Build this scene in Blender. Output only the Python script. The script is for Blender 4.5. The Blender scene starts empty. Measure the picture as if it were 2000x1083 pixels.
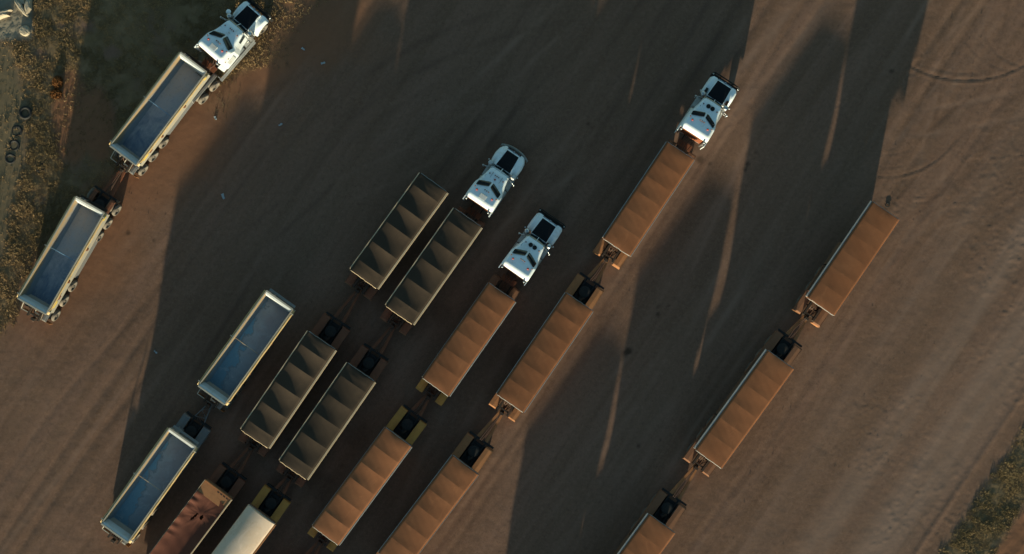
import bpy, math, random
import numpy as np
from math import sin, cos, pi, radians, sqrt, hypot

random.seed(7)
S = bpy.context.scene
COL = S.collection

# ------------------------------------------------------------------ camera
H = 100.0                    # drone height above the yard
PPM = 24.4                   # photo pixels per metre on the ground
cam_d = bpy.data.cameras.new("camera")
cam = bpy.data.objects.new("camera", cam_d)
COL.objects.link(cam)
cam.location = (0, 0, H)
cam.rotation_euler = (0, 0, 0)
cam_d.sensor_width = 36.0
cam_d.lens = 36.0 * H / (2000.0 / PPM)
cam_d.clip_end = 6000
S.camera = cam

# ------------------------------------------------------------------ light
SUN_EL = 6.5
SUN_AZ = 11.0                # shadows run up the picture, this far to the right
w = bpy.data.worlds.new("World")
S.world = w
w.use_nodes = True
nt = w.node_tree
nt.nodes.clear()
sky = nt.nodes.new("ShaderNodeTexSky")
sky.sky_type = 'NISHITA'
sky.sun_disc = False
sky.sun_elevation = radians(SUN_EL)
sky.sun_rotation = radians(180 + SUN_AZ)
sky.air_density = 1.0
sky.dust_density = 0.6
sky.ozone_density = 2.0
bg = nt.nodes.new("ShaderNodeBackground")
bg.inputs[1].default_value = 0.091
wo = nt.nodes.new("ShaderNodeOutputWorld")
tint = nt.nodes.new("ShaderNodeMix")          # the clear teal evening sky of the photograph
tint.data_type = 'RGBA'
tint.blend_type = 'MULTIPLY'
tint.inputs[0].default_value = 1.0
tint.inputs[7].default_value = (0.94, 1.10, 0.96, 1)
nt.links.new(sky.outputs[0], tint.inputs[6])
nt.links.new(tint.outputs[2], bg.inputs[0])
nt.links.new(bg.outputs[0], wo.inputs[0])

sun_d = bpy.data.lights.new("sun", 'SUN')
sun_d.energy = 4.45
sun_d.angle = radians(0.9)
sun_d.color = (1.0, 0.94, 0.68)
sun = bpy.data.objects.new("sun", sun_d)
COL.objects.link(sun)
from mathutils import Vector
ld = Vector((sin(radians(SUN_AZ)) * cos(radians(SUN_EL)), cos(radians(SUN_AZ)) * cos(radians(SUN_EL)), -sin(radians(SUN_EL))))
sun.rotation_euler = ld.to_track_quat('-Z', 'Y').to_euler()
sun.location = (-20, -100, 30)

vs = S.view_settings
vs.view_transform = 'Standard'
vs.look = 'None'
vs.gamma = 1.0
vs.exposure = 1.45
vs.use_curve_mapping = False


def P(px, py, z=0.0):
    """photo pixel -> metres, for a point standing z metres above the ground"""
    k = (H - z) / H / PPM
    return ((px - 1000.0) * k, (541.5 - py) * k)


# ------------------------------------------------------------------ materials
MATS = {}


def nodes(name):
    m = bpy.data.materials.new(name)
    m.use_nodes = True
    n = m.node_tree
    n.nodes.clear()
    out = n.nodes.new("ShaderNodeOutputMaterial")
    b = n.nodes.new("ShaderNodeBsdfPrincipled")
    n.links.new(b.outputs[0], out.inputs[0])
    return m, n, b


def mixc(n, fac, a, b, mode='MIX'):
    x = n.nodes.new("ShaderNodeMix")
    x.data_type = 'RGBA'
    x.blend_type = mode
    for sock, v in ((x.inputs[0], fac), (x.inputs[6], a), (x.inputs[7], b)):
        if hasattr(v, 'is_linked'):
            n.links.new(v, sock)
        elif isinstance(v, (int, float)):
            sock.default_value = v
        else:
            sock.default_value = (v[0], v[1], v[2], 1)
    return x.outputs[2]


def ramp(n, v, lo, hi, a=0.0, b=1.0):
    x = n.nodes.new("ShaderNodeMapRange")
    x.inputs[1].default_value = lo
    x.inputs[2].default_value = hi
    x.inputs[3].default_value = a
    x.inputs[4].default_value = b
    n.links.new(v, x.inputs[0])
    return x.outputs[0]


def math_(n, op, a, b):
    x = n.nodes.new("ShaderNodeMath")
    x.operation = op
    for sock, v in ((x.inputs[0], a), (x.inputs[1], b)):
        if hasattr(v, 'is_linked'):
            n.links.new(v, sock)
        else:
            sock.default_value = v
    return x.outputs[0]


def coords(n, scale=(1, 1, 1), rot=0.0, per_object=True):
    tc = n.nodes.new("ShaderNodeTexCoord")
    mp = n.nodes.new("ShaderNodeMapping")
    mp.inputs['Scale'].default_value = scale
    mp.inputs['Rotation'].default_value = (0, 0, rot)
    n.links.new(tc.outputs['Object'], mp.inputs[0])
    if per_object:
        oi = n.nodes.new("ShaderNodeObjectInfo")
        m = n.nodes.new("ShaderNodeMath")
        m.operation = 'MULTIPLY'
        m.inputs[1].default_value = 53.0
        n.links.new(oi.outputs['Random'], m.inputs[0])
        cx = n.nodes.new("ShaderNodeCombineXYZ")
        n.links.new(m.outputs[0], cx.inputs[0])
        n.links.new(m.outputs[0], cx.inputs[2])
        n.links.new(cx.outputs[0], mp.inputs['Location'])
    return mp.outputs[0]


def noise(n, vec, scale, detail=4, rough=0.55, dist=0.0):
    x = n.nodes.new("ShaderNodeTexNoise")
    x.inputs['Scale'].default_value = scale
    x.inputs['Detail'].default_value = detail
    x.inputs['Roughness'].default_value = rough
    x.inputs['Distortion'].default_value = dist
    n.links.new(vec, x.inputs['Vector'])
    return x.outputs[0]


def bump(n, b, h, strength=0.3, dist=0.02):
    x = n.nodes.new("ShaderNodeBump")
    x.inputs['Strength'].default_value = strength
    x.inputs['Distance'].default_value = dist
    n.links.new(h, x.inputs['Height'])
    n.links.new(x.outputs[0], b.inputs['Normal'])


def worn(name, base, dirt, amount=0.5, rough=0.6, metal=0.0, scale=1.2, spec=0.3, aniso=(1, 1, 1), bmp=0.0):
    """a painted or bare surface with blotchy dirt in its own colour"""
    m, n, b = nodes(name)
    v = coords(n, aniso)
    f1 = noise(n, v, scale, 6, 0.65, 0.4)
    f2 = noise(n, v, scale * 7, 4, 0.6)
    f = math_(n, 'ADD', math_(n, 'MULTIPLY', f1, 0.7), math_(n, 'MULTIPLY', f2, 0.3))
    fac = ramp(n, f, 0.62 - amount * 0.35, 0.72, 0.0, min(1.0, amount + 0.25))
    c = mixc(n, fac, base, dirt)
    n.links.new(c, b.inputs['Base Color'])
    n.links.new(ramp(n, f, 0.3, 0.7, rough - 0.08, rough + 0.12), b.inputs['Roughness'])
    b.inputs['Metallic'].default_value = metal
    b.inputs['Specular IOR Level'].default_value = spec
    if bmp:
        bump(n, b, f, bmp, 0.02)
    MATS[name] = m
    return m


worn('white_paint', (0.70, 0.72, 0.72), (0.44, 0.33, 0.23), 0.30, 0.34, 0, 1.1, 0.5)
worn('white_trim', (0.44, 0.44, 0.43), (0.32, 0.22, 0.13), 0.35, 0.5, 0, 2.0)
worn('cream_paint', (0.32, 0.285, 0.23), (0.34, 0.22, 0.12), 0.35, 0.55, 0, 1.3, 0.3, (3, 0.7, 3))
worn('gold_roll', (0.40, 0.25, 0.10), (0.55, 0.45, 0.30), 0.5, 0.7, 0, 2.0, 0.2, (4, 0.8, 4))
worn('black_bonnet', (0.010, 0.010, 0.012), (0.03, 0.024, 0.02), 0.3, 0.75, 0, 2.0, 0.08)
worn('black_steel', (0.016, 0.015, 0.014), (0.05, 0.035, 0.025), 0.4, 0.7, 0, 2.0, 0.2)
worn('chassis_steel', (0.030, 0.024, 0.020), (0.10, 0.05, 0.028), 0.5, 0.8, 0, 1.5, 0.15)
worn('rust_steel', (0.15, 0.058, 0.032), (0.22, 0.088, 0.045), 0.5, 0.85, 0, 2.0, 0.1)
worn('red_dust_panel', (0.15, 0.042, 0.016), (0.09, 0.03, 0.015), 0.4, 0.7, 0, 1.5, 0.2)
worn('chrome', (0.40, 0.40, 0.40), (0.22, 0.17, 0.13), 0.2, 0.28, 0.85, 1.5, 0.5)
worn('alloy', (0.42, 0.40, 0.37), (0.26, 0.18, 0.11), 0.35, 0.45, 0.5, 2.0)
worn('plate_ochre', (0.40, 0.195, 0.048), (0.26, 0.12, 0.045), 0.5, 0.75, 0, 1.4, 0.15)
worn('plate_tan', (0.31, 0.13, 0.054), (0.19, 0.085, 0.04), 0.5, 0.8, 0, 1.2, 0.15)
worn('plate_brown', (0.17, 0.078, 0.043), (0.22, 0.10, 0.052), 0.5, 0.8, 0, 1.3, 0.15)
worn('plate_rust', (0.14, 0.058, 0.034), (0.20, 0.085, 0.048), 0.5, 0.85, 0, 1.4, 0.1)
worn('plate_grey', (0.13, 0.13, 0.13), (0.20, 0.15, 0.11), 0.5, 0.8, 0, 1.4, 0.15)
worn('rail_cream', (0.42, 0.31, 0.20), (0.30, 0.18, 0.09), 0.5, 0.6, 0, 1.6, 0.25, (3, 0.5, 3))
worn('rail_grey', (0.25, 0.235, 0.22), (0.26, 0.19, 0.14), 0.4, 0.55, 0, 1.6, 0.25, (3, 0.5, 3))
worn('side_brown', (0.13, 0.07, 0.042), (0.21, 0.11, 0.06), 0.5, 0.8, 0, 0.9, 0.15)
worn('rubber', (0.085, 0.074, 0.064), (0.25, 0.195, 0.145), 0.65, 0.9, 0, 2.5, 0.1)
worn('rim_dust', (0.10, 0.085, 0.07), (0.24, 0.17, 0.12), 0.5, 0.7, 0.2, 3.0)
worn('hose_red', (0.085, 0.040, 0.024), (0.04, 0.022, 0.016), 0.4, 0.7, 0, 3.0)
worn('reflector_yellow', (0.62, 0.42, 0.04), (0.4, 0.26, 0.08), 0.3, 0.5, 0, 3.0)
worn('amber_lens', (0.16, 0.05, 0.025), (0.2, 0.05, 0.03), 0.3, 0.3, 0, 5.0, 0.5)
worn('red_lens', (0.28, 0.03, 0.02), (0.3, 0.03, 0.02), 0.3, 0.3, 0, 5.0, 0.5)
worn('pale_stone', (0.33, 0.265, 0.19), (0.20, 0.15, 0.10), 0.4, 0.9, 0, 2.2, 0.1, (1, 1, 1), 0.5)
worn('dead_bush', (0.16, 0.065, 0.022), (0.08, 0.035, 0.014), 0.5, 0.95, 0, 6.0, 0.05)
worn('plastic_scrap', (0.26, 0.29, 0.30), (0.16, 0.16, 0.16), 0.3, 0.5, 0, 5.0)
worn('wood_log', (0.40, 0.30, 0.19), (0.22, 0.15, 0.09), 0.5, 0.9, 0, 2.5, 0.1, (1, 5, 5), 0.5)

m, n, b = nodes('dark_glass')
b.inputs['Base Color'].default_value = (0.010, 0.016, 0.02, 1)
b.inputs['Roughness'].default_value = 0.12
b.inputs['Specular IOR Level'].default_value = 0.35
MATS['dark_glass'] = m


def tarp_mat(name, base, fade, dirt, weave=0.08):
    m, n, b = nodes(name)
    v = coords(n)
    f1 = noise(n, v, 0.55, 5, 0.6, 0.5)
    f2 = noise(n, v, 3.0, 5, 0.65)
    c = mixc(n, ramp(n, f1, 0.35, 0.7), base, fade)
    c = mixc(n, ramp(n, f2, 0.56, 0.80, 0, 0.55), c, dirt)
    f3 = noise(n, coords(n, (1, 0.5, 1)), 1.3, 7, 0.7, 0.9)
    c = mixc(n, ramp(n, f3, 0.55, 0.75, 0, 0.55), c, tuple(q * 1.35 for q in fade))
    oi = n.nodes.new("ShaderNodeObjectInfo")
    hs = n.nodes.new("ShaderNodeHueSaturation")
    n.links.new(ramp(n, oi.outputs['Random'], 0, 1, 0.88, 1.12), hs.inputs['Value'])
    n.links.new(c, hs.inputs['Color'])
    n.links.new(hs.outputs[0], b.inputs['Base Color'])
    b.inputs['Roughness'].default_value = 0.8
    b.inputs['Specular IOR Level'].default_value = 0.12
    bump(n, b, math_(n, 'ADD', f2, math_(n, 'MULTIPLY', noise(n, v, 22, 3), 0.35)), weave, 0.03)
    MATS[name] = m


tarp_mat('tarp_orange', (0.172, 0.064, 0.0275), (0.198, 0.077, 0.034), (0.130, 0.052, 0.026), 0.05)
tarp_mat('tarp_grey', (0.037, 0.0245, 0.0165), (0.047, 0.031, 0.0205), (0.031, 0.022, 0.0155))
tarp_mat('tarp_red', (0.088, 0.028, 0.017), (0.11, 0.037, 0.022), (0.062, 0.023, 0.016), 0.12)
tarp_mat('tarp_white', (0.52, 0.375, 0.27), (0.56, 0.42, 0.32), (0.43, 0.26, 0.15), 0.05)

# worn blue bed of the open tippers: dust lies thicker towards the front
m, n, b = nodes('bed_blue')
v = coords(n)
tc = n.nodes.new("ShaderNodeTexCoord")
sp = n.nodes.new("ShaderNodeSeparateXYZ")
n.links.new(tc.outputs['Object'], sp.inputs[0])
f1 = noise(n, v, 0.7, 7, 0.65, 0.8)
f2 = noise(n, coords(n, (3.5, 0.45, 1)), 1.4, 6, 0.7)
f3 = noise(n, v, 5.0, 5, 0.7)
g = ramp(n, sp.outputs[1], -4.0, 4.4, -0.36, 0.36)
d = math_(n, 'ADD', math_(n, 'ADD', g, f1), math_(n, 'MULTIPLY', math_(n, 'SUBTRACT', f2, 0.5), 0.5))
c = mixc(n, ramp(n, d, 0.12, 0.50), (0.12, 0.155, 0.205), (0.38, 0.355, 0.345))
c = mixc(n, ramp(n, d, 0.50, 0.90), c, (0.46, 0.35, 0.27))
c = mixc(n, ramp(n, f3, 0.55, 0.78, 0, 0.6), c, (0.11, 0.12, 0.14))
c = mixc(n, ramp(n, noise(n, coords(n, (2.2, 0.7, 1)), 1.7, 7, 0.75, 1.0), 0.56, 0.70, 0, 0.5), c, (0.40, 0.37, 0.34))
n.links.new(c, b.inputs['Base Color'])
n.links.new(ramp(n, f1, 0.3, 0.7, 0.38, 0.6), b.inputs['Roughness'])
b.inputs['Specular IOR Level'].default_value = 0.4
bump(n, b, f3, 0.15, 0.02)
MATS['bed_blue'] = m

# inner walls: blue below, dusty tan painted along the top as the sunlit band
m, n, b = nodes('wall_lit_top')
v = coords(n, (2.5, 0.6, 1))
tc = n.nodes.new("ShaderNodeTexCoord")
sp = n.nodes.new("ShaderNodeSeparateXYZ")
n.links.new(tc.outputs['Object'], sp.inputs[0])
f1 = noise(n, v, 1.2, 6, 0.65, 0.5)
d = math_(n, 'ADD', ramp(n, sp.outputs[2], 1.9, 3.05, -0.1, 0.55), f1)
c = mixc(n, ramp(n, d, 0.55, 0.85), (0.20, 0.22, 0.24), (0.28, 0.19, 0.105))
n.links.new(c, b.inputs['Base Color'])
b.inputs['Roughness'].default_value = 0.6
MATS['wall_lit_top'] = m

# blue bed with a muddy tide line, for the two parked without a truck
m, n, b = nodes('bed_blue_muddy')
v = coords(n)
tc = n.nodes.new("ShaderNodeTexCoord")
sp = n.nodes.new("ShaderNodeSeparateXYZ")
n.links.new(tc.outputs['Object'], sp.inputs[0])
f1 = noise(n, v, 1.1, 7, 0.62, 0.3)
f3 = noise(n, v, 4.0, 6, 0.7)
t = math_(n, 'ADD', math_(n, 'MULTIPLY', sp.outputs[0], 0.55), math_(n, 'MULTIPLY', math_(n, 'SUBTRACT', f1, 0.5), 1.5))
t = math_(n, 'ADD', t, math_(n, 'MULTIPLY', sp.outputs[1], 0.09))
c = mixc(n, ramp(n, t, -0.30, -0.18), (0.14, 0.29, 0.36), (0.30, 0.315, 0.315))
c = mixc(n, ramp(n, t, -0.1, 0.45), c, (0.26, 0.235, 0.23))
edge = math_(n, 'ABSOLUTE', math_(n, 'ADD', t, 0.23), 0)
c = mixc(n, ramp(n, edge, 0.0, 0.07, 0.55, 0.0), c, (0.12, 0.10, 0.09))
c = mixc(n, ramp(n, f3, 0.52, 0.78, 0, 0.5), c, (0.13, 0.145, 0.17))
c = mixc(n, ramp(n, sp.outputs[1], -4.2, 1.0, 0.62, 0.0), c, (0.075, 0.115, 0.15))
c = mixc(n, ramp(n, noise(n, v, 1.6, 7, 0.75, 1.2), 0.56, 0.70, 0, 0.55), c, (0.36, 0.36, 0.35))
n.links.new(c, b.inputs['Base Color'])
b.inputs['Roughness'].default_value = 0.5
bump(n, b, f3, 0.2, 0.02)
MATS['bed_blue_muddy'] = m


# ------------------------------------------------------------------ mesh helpers
class MB:
    def __init__(self):
        self.v = []
        self.f = []
        self.s = []

    def add(self, vs_, fs_, smooth=False):
        o = len(self.v)
        self.v += [tuple(p) for p in vs_]
        self.f += [tuple(i + o for i in f) for f in fs_]
        self.s += [smooth] * len(fs_)
        return self

    def box(self, x0, x1, y0, y1, z0, z1, tx=0.0, ty=0.0):
        """box; tx, ty draw the top in on each side"""
        vs_ = [(x0, y0, z0), (x1, y0, z0), (x1, y1, z0), (x0, y1, z0),
               (x0 + tx, y0 + ty, z1), (x1 - tx, y0 + ty, z1), (x1 - tx, y1 - ty, z1), (x0 + tx, y1 - ty, z1)]
        return self.add(vs_, [(0, 3, 2, 1), (4, 5, 6, 7), (0, 1, 5, 4), (1, 2, 6, 5), (2, 3, 7, 6), (3, 0, 4, 7)])

    def bar(self, p, q, wd, ht):
        p = Vector(p); q = Vector(q)
        d = (q - p).normalized()
        up = Vector((0, 0, 1)) if abs(d.z) < 0.95 else Vector((0, 1, 0))
        r = d.cross(up).normalized() * (wd / 2)
        u = r.cross(d).normalized() * (ht / 2)
        vs_ = [p - r - u, p + r - u, p + r + u, p - r + u, q - r - u, q + r - u, q + r + u, q - r + u]
        return self.add(vs_, [(0, 1, 2, 3), (7, 6, 5, 4), (0, 4, 5, 1), (1, 5, 6, 2), (2, 6, 7, 3), (3, 7, 4, 0)])

    def tube(self, pts, r, nn=8):
        pts = [Vector(p) for p in pts]
        vs_, fs_ = [], []
        for i, p in enumerate(pts):
            d = (pts[min(i + 1, len(pts) - 1)] - pts[max(i - 1, 0)]).normalized()
            up = Vector((0, 0, 1)) if abs(d.z) < 0.95 else Vector((0, 1, 0))
            a = d.cross(up).normalized()
            c_ = a.cross(d)
            for k in range(nn):
                t = 2 * pi * k / nn
                vs_.append(p + a * (r * cos(t)) + c_ * (r * sin(t)))
        for i in range(len(pts) - 1):
            for k in range(nn):
                k2 = (k + 1) % nn
                fs_.append((i * nn + k, i * nn + k2, (i + 1) * nn + k2, (i + 1) * nn + k))
        fs_.append(tuple(range(nn - 1, -1, -1)))
        fs_.append(tuple(range((len(pts) - 1) * nn, len(pts) * nn)))
        return self.add(vs_, fs_, True)

    def lathe(self, prof, c_=(0, 0, 0), axis='z', nn=20, closed=False):
        """prof: list of (radius, along axis)"""
        vs_, fs_ = [], []
        for (r, h) in prof:
            for k in range(nn):
                t = 2 * pi * k / nn
                a, e = r * cos(t), r * sin(t)
                if axis == 'z':
                    q = (a, e, h)
                elif axis == 'x':
                    q = (h, a, e)
                else:
                    q = (a, h, e)
                vs_.append((q[0] + c_[0], q[1] + c_[1], q[2] + c_[2]))
        L = len(prof)
        for i in range(L if closed else L - 1):
            j = (i + 1) % L
            for k in range(nn):
                k2 = (k + 1) % nn
                fs_.append((i * nn + k, i * nn + k2, j * nn + k2, j * nn + k))
        if not closed:
            fs_.append(tuple(range(nn - 1, -1, -1)))
            fs_.append(tuple(range((L - 1) * nn, L * nn)))
        return self.add(vs_, fs_, True)

    def grid(self, G, smooth=True, skip=None, flip=False):
        """G[i][j] points"""
        ni, nj = len(G), len(G[0])
        vs_ = [p for row in G for p in row]
        fs_ = []
        for i in range(ni - 1):
            for j in range(nj - 1):
                if skip and skip(i, j):
                    continue
                q = (i * nj + j, i * nj + j + 1, (i + 1) * nj + j + 1, (i + 1) * nj + j)
                fs_.append(q[::-1] if flip else q)
        return self.add(vs_, fs_, smooth)

    def shell(self, G, zlow, smooth=True):
        """a height grid with walls dropped from its rim to zlow (number or function of x, y)"""
        self.grid(G, smooth)
        ni, nj = len(G), len(G[0])
        rim = [G[0][j] for j in range(nj)] + [G[i][nj - 1] for i in range(1, ni)] + \
              [G[ni - 1][j] for j in range(nj - 2, -1, -1)] + [G[i][0] for i in range(ni - 2, 0, -1)]
        low = [(p[0], p[1], zlow(p[0], p[1]) if callable(zlow) else zlow) for p in rim]
        N = len(rim)
        self.add(list(rim) + low, [(k, N + k, N + (k + 1) % N, (k + 1) % N) for k in range(N)], False)
        return self

    def mesh(self, name, mat):
        me = bpy.data.meshes.new(name)
        me.from_pydata(self.v, [], self.f)
        me.polygons.foreach_set('use_smooth', self.s)
        me.materials.append(MATS[mat])
        me.update()
        return me

    def build(self, name, mat, parent=None, loc=None):
        return link(name, self.mesh(name, mat), parent, loc)


def link(name, me, parent=None, loc=None, rz=0.0):
    o = bpy.data.objects.new(name, me)
    COL.objects.link(o)
    if parent is not None:
        o.parent = parent
    if loc is not None:
        o.location = loc
    if rz:
        o.rotation_euler = (0, 0, rz)
    return o


def thing(name, label, cat, loc=(0, 0, 0), rz=0.0, group=None):
    o = bpy.data.objects.new(name, None)
    o.empty_display_size = 0.5
    COL.objects.link(o)
    o.location = loc
    o.rotation_euler = (0, 0, rz)
    tag(o, label, cat, group)
    return o


def tag(o, label, cat, group=None):
    o['label'] = label
    o['category'] = cat
    if group:
        o['group'] = group
    return o


def copy_tree(o, parent=None):
    c_ = o.copy()
    COL.objects.link(c_)
    if parent is not None:
        c_.parent = parent
    for ch in list(o.children):
        copy_tree(ch, c_)
    return c_


def sstep(t):
    t = max(0.0, min(1.0, t))
    return t * t * (3 - 2 * t)


def lin(a, b, k):
    return [a + (b - a) * i / k for i in range(k + 1)]


# ------------------------------------------------------------------ ground
rng = np.random.default_rng(11)


def vnoise(x, y, seed):
    r = np.random.default_rng(seed)
    T = r.random((256, 256))
    xi = np.floor(x).astype(int); yi = np.floor(y).astype(int)
    fx = x - xi; fy = y - yi
    fx = fx * fx * (3 - 2 * fx); fy = fy * fy * (3 - 2 * fy)
    a = T[xi % 256, yi % 256]; b_ = T[(xi + 1) % 256, yi % 256]
    c_ = T[xi % 256, (yi + 1) % 256]; d_ = T[(xi + 1) % 256, (yi + 1) % 256]
    return (a * (1 - fx) + b_ * fx) * (1 - fy) + (c_ * (1 - fx) + d_ * fx) * fy


def fbm(x, y, s, seed, octv=4, gain=0.5):
    t = 0; amp = 1; tot = 0
    for k in range(octv):
        t = t + amp * vnoise(x * s * 2 ** k, y * s * 2 ** k, seed + k)
        tot += amp
        amp *= gain
    return t / tot


def topx(x, y):
    return x * PPM + 1000.0, 541.5 - y * PPM


def sm(v, a, b_):
    t = np.clip((v - a) / (b_ - a), 0, 1)
    return t * t * (3 - 2 * t)


def seg_side(px, py, p, q):
    """signed distance in photo pixels from the line p->q (positive: right of travel)"""
    dx, dy = q[0] - p[0], q[1] - p[1]
    L = hypot(dx, dy)
    return -((px - p[0]) * dy - (py - p[1]) * dx) / L * -1


def zones(x, y):
    """grass cover, bare red soil, gravel, ploughed soil, on the ground plane"""
    px, py = topx(x, y)
    wob = (fbm(x, y, 0.35, 90, 4) - 0.5) * 90
    # left verge: everything left of a broken line
    xs = np.interp(py, [-400, 0, 120, 200, 330, 400, 520, 640, 760, 1100], [720, 640, 545, 330, 222, 165, 72, 10, -60, -200])
    left = sm(xs + wob * 0.8 - px, -22, 46)
    bare = np.clip(1 - np.hypot((px - 140) / 55, (py - 230) / 130), 0, 1)
    bare = np.maximum(bare, np.clip(1 - np.hypot((px - 190) / 50, (py - 240) / 110), 0, 1) * 0.8)
    bare = sm(bare + wob / 420, 0.12, 0.4)
    smooth_ = sm(62 + wob * 0.35 - np.abs(py - 260) * 0.22 - px, -10, 18) * sm(py, 70, 100)
    gravel = sm(66 + wob * 0.15 - px, -4, 8) * sm(80 + wob * 0.15 - py, -4, 8)
    sparse = sm(px, 430, 560) * 0.74
    grass = left * (1 - 0.93 * bare) * (1 - 0.85 * smooth_) * (1 - gravel) * (1 - sparse)
    grass = grass * sm(fbm(x, y, 0.5, 61, 4), 0.16, 0.42)
    # right-hand verge
    d = ((px - 1838) * 0.83 + (py - 1083) * 0.56) / 1.0
    band = sm(d + wob * 0.18, -12, 14) * sm(82 + wob * 0.25 - d, -10, 14)
    grass = np.maximum(grass, band)
    plough = sm(d + wob * 0.2 - 84, -12, 12)
    # low weeds beside the parked truck
    weeds = sm(1 - np.hypot((px - 425) / 60, (py - 175) / 75) + wob / 300, 0.1, 0.6) * 0.35
    weeds = np.maximum(weeds, sm(1 - np.hypot((px - 545) / 45, (py - 90) / 70) + wob / 300, 0.1, 0.7) * 0.45)
    return grass, bare * left, gravel, plough, weeds * (1 - left * 0.4), smooth_ * left


def axis(lo, hi, step, far):
    c_ = list(np.arange(lo, hi + step / 2, step))
    out = []
    v_, s_ = hi, step
    while v_ < far:
        s_ *= 1.6
        v_ += s_
        out.append(v_)
    neg = []
    v_, s_ = lo, step
    while v_ > -far:
        s_ *= 1.6
        v_ -= s_
        neg.append(v_)
    return np.array(neg[::-1] + c_ + out)


gx = axis(-43, 43, 0.14, 1500)
gy = axis(-25, 24, 0.14, 1500)
X, Y = np.meshgrid(gx, gy)
inner = (np.abs(X) < 60) & (np.abs(Y) < 45)
a_ = radians(56)                        # direction the traffic runs in
U = X * cos(a_) + Y * sin(a_)
V = -X * sin(a_) + Y * cos(a_)
Z = (fbm(X, Y, 0.9, 1, 5, 0.6) - 0.5) * 0.030 + (fbm(U * 0.06, V, 2.2, 21, 3) - 0.5) * 0.016
Z += (fbm(X, Y, 0.07, 5, 2) - 0.5) * 0.10
PX, PY = topx(X, Y)
grass_m, bare_m, gravel_m, plough_m, weeds_m, smooth_m = zones(X, Y)
# clods on the trampled part of the yard to the right and by the verge
rough_ = sm(fbm(X, Y, 0.16, 31, 3), 0.48, 0.66) * sm(PX, 1560, 1720)
Z += rough_ * (np.clip(fbm(X, Y, 4.5, 41, 3) - 0.58, 0, 1)) * 0.09
ripple = np.sin((PY + 6 * np.sin(PX * 0.13) + fbm(X, Y, 1.5, 55, 3) * 60) * 0.9)
Z += gravel_m * ripple * 0.03
Z += (bare_m * 0.8 + plough_m) * (fbm(U * 0.5, V * 2.0, 2.0, 71, 3) - 0.5) * 0.07
Z += grass_m * (fbm(X, Y, 1.5, 73, 3) - 0.5) * 0.12
# turning circles scratched by tyres
def arc(cx, cy, r, wdt, a0, a1, depth):
    global Z
    ang = np.degrees(np.arctan2(-(PY - cy), PX - cx)) % 360
    k = np.exp(-((np.hypot(PX - cx, PY - cy) - r) / wdt) ** 2) * ((ang > a0) & (ang < a1))
    ridge = np.exp(-((np.hypot(PX - cx, PY - cy) - r - wdt * 1.6) / wdt) ** 2) * ((ang > a0) & (ang < a1))
    depth = depth * 0.36 * sm(fbm(X, Y, 0.55, int(cx + r), 3), 0.30, 0.62)
    Z -= k * depth * (0.5 + fbm(X, Y, 0.8, 77, 2))
    Z += ridge * depth * 0.9
for (cx, cy, r, a0, a1, dp) in ((1888, -70, 228, 240, 330, .05), (1888, -70, 214, 248, 318, .02), (1730, 180, 166, 265, 330, .045), (1730, 180, 148, 268, 328, .03),
                                (1728, 175, 128, 262, 330, .022), (1600, 20, 190, 240, 300, .03), (2010, 40, 90, 180, 260, .03), (1990, 20, 120, 195, 270, .025)):
    arc(cx, cy, r, 2.2, a0, a1, dp)
# long straight ruts along the haul road and between the rows
for off, wd, dp in ((-8.4, .25, .02), (-7.7, .2, .018), (-4.6, .25, .025), (-3.9, .2, .018), (7.6, .3, .02), (9.6, .25, .02), (19.5, .3, .03), (21.4, .3, .03), (23.5, .25, .02), (-18.2, .35, .03), (-20.0, .35, .03), (-21.6, .3, .02), (-24, .3, .02)):
    vv = V - off + (fbm(U * 0.03, V * 0 + off, 1, 81, 2) - 0.5) * 3
    Z -= np.exp(-(vv / wd) ** 2) * dp
# faint sweeping wheel tracks of lorries that turned through the yard
track = np.zeros_like(X)
rt = random.Random(21)
def sweep(px_, py_, heading, radius, half, wd, st):
    global track, Z
    x0, y0 = P(px_, py_)
    h_ = radians(heading)
    cx_, cy_ = x0 - sin(h_) * radius, y0 + cos(h_) * radius
    dist = np.hypot(X - cx_, Y - cy_) - abs(radius)
    along = (X - x0) * cos(h_) + (Y - y0) * sin(h_)
    fade = np.exp(-(along / half) ** 2) * ((X - x0) ** 2 + (Y - y0) ** 2 < (2.4 * half) ** 2)
    brk = 0.35 + 0.65 * sm(fbm(X, Y, 0.45, int(px_ + py_), 3), 0.34, 0.62)
    for o_ in (-1.0, 1.0):
        k = np.exp(-((dist - o_) / wd) ** 2) * fade * brk
        track = track + k * st
        Z -= k * 0.008 * abs(st)
for _ in range(70):
    sweep(rt.uniform(-50, 2050), rt.uniform(-50, 1130), rt.gauss(57, 5), rt.choice((-1, 1)) * rt.uniform(60, 260), rt.uniform(7, 16), rt.uniform(0.16, 0.34), rt.choice((-1, 1, 1)) * rt.uniform(0.25, 0.7))
for _ in range(16):
    sweep(rt.uniform(300, 1000), rt.uniform(20, 420), rt.gauss(38, 9), rt.choice((-1, -1, 1)) * rt.uniform(25, 70), rt.uniform(6, 12), rt.uniform(0.16, 0.3), rt.choice((-1, 1)) * rt.uniform(0.3, 0.7))
for _ in range(14):
    sweep(rt.uniform(1650, 2000), rt.uniform(0, 520), rt.uniform(10, 80), rt.choice((-1, 1)) * rt.uniform(12, 60), rt.uniform(4, 9), rt.uniform(0.12, 0.25), rt.choice((-1, 1)) * rt.uniform(0.3, 0.7))
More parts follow.
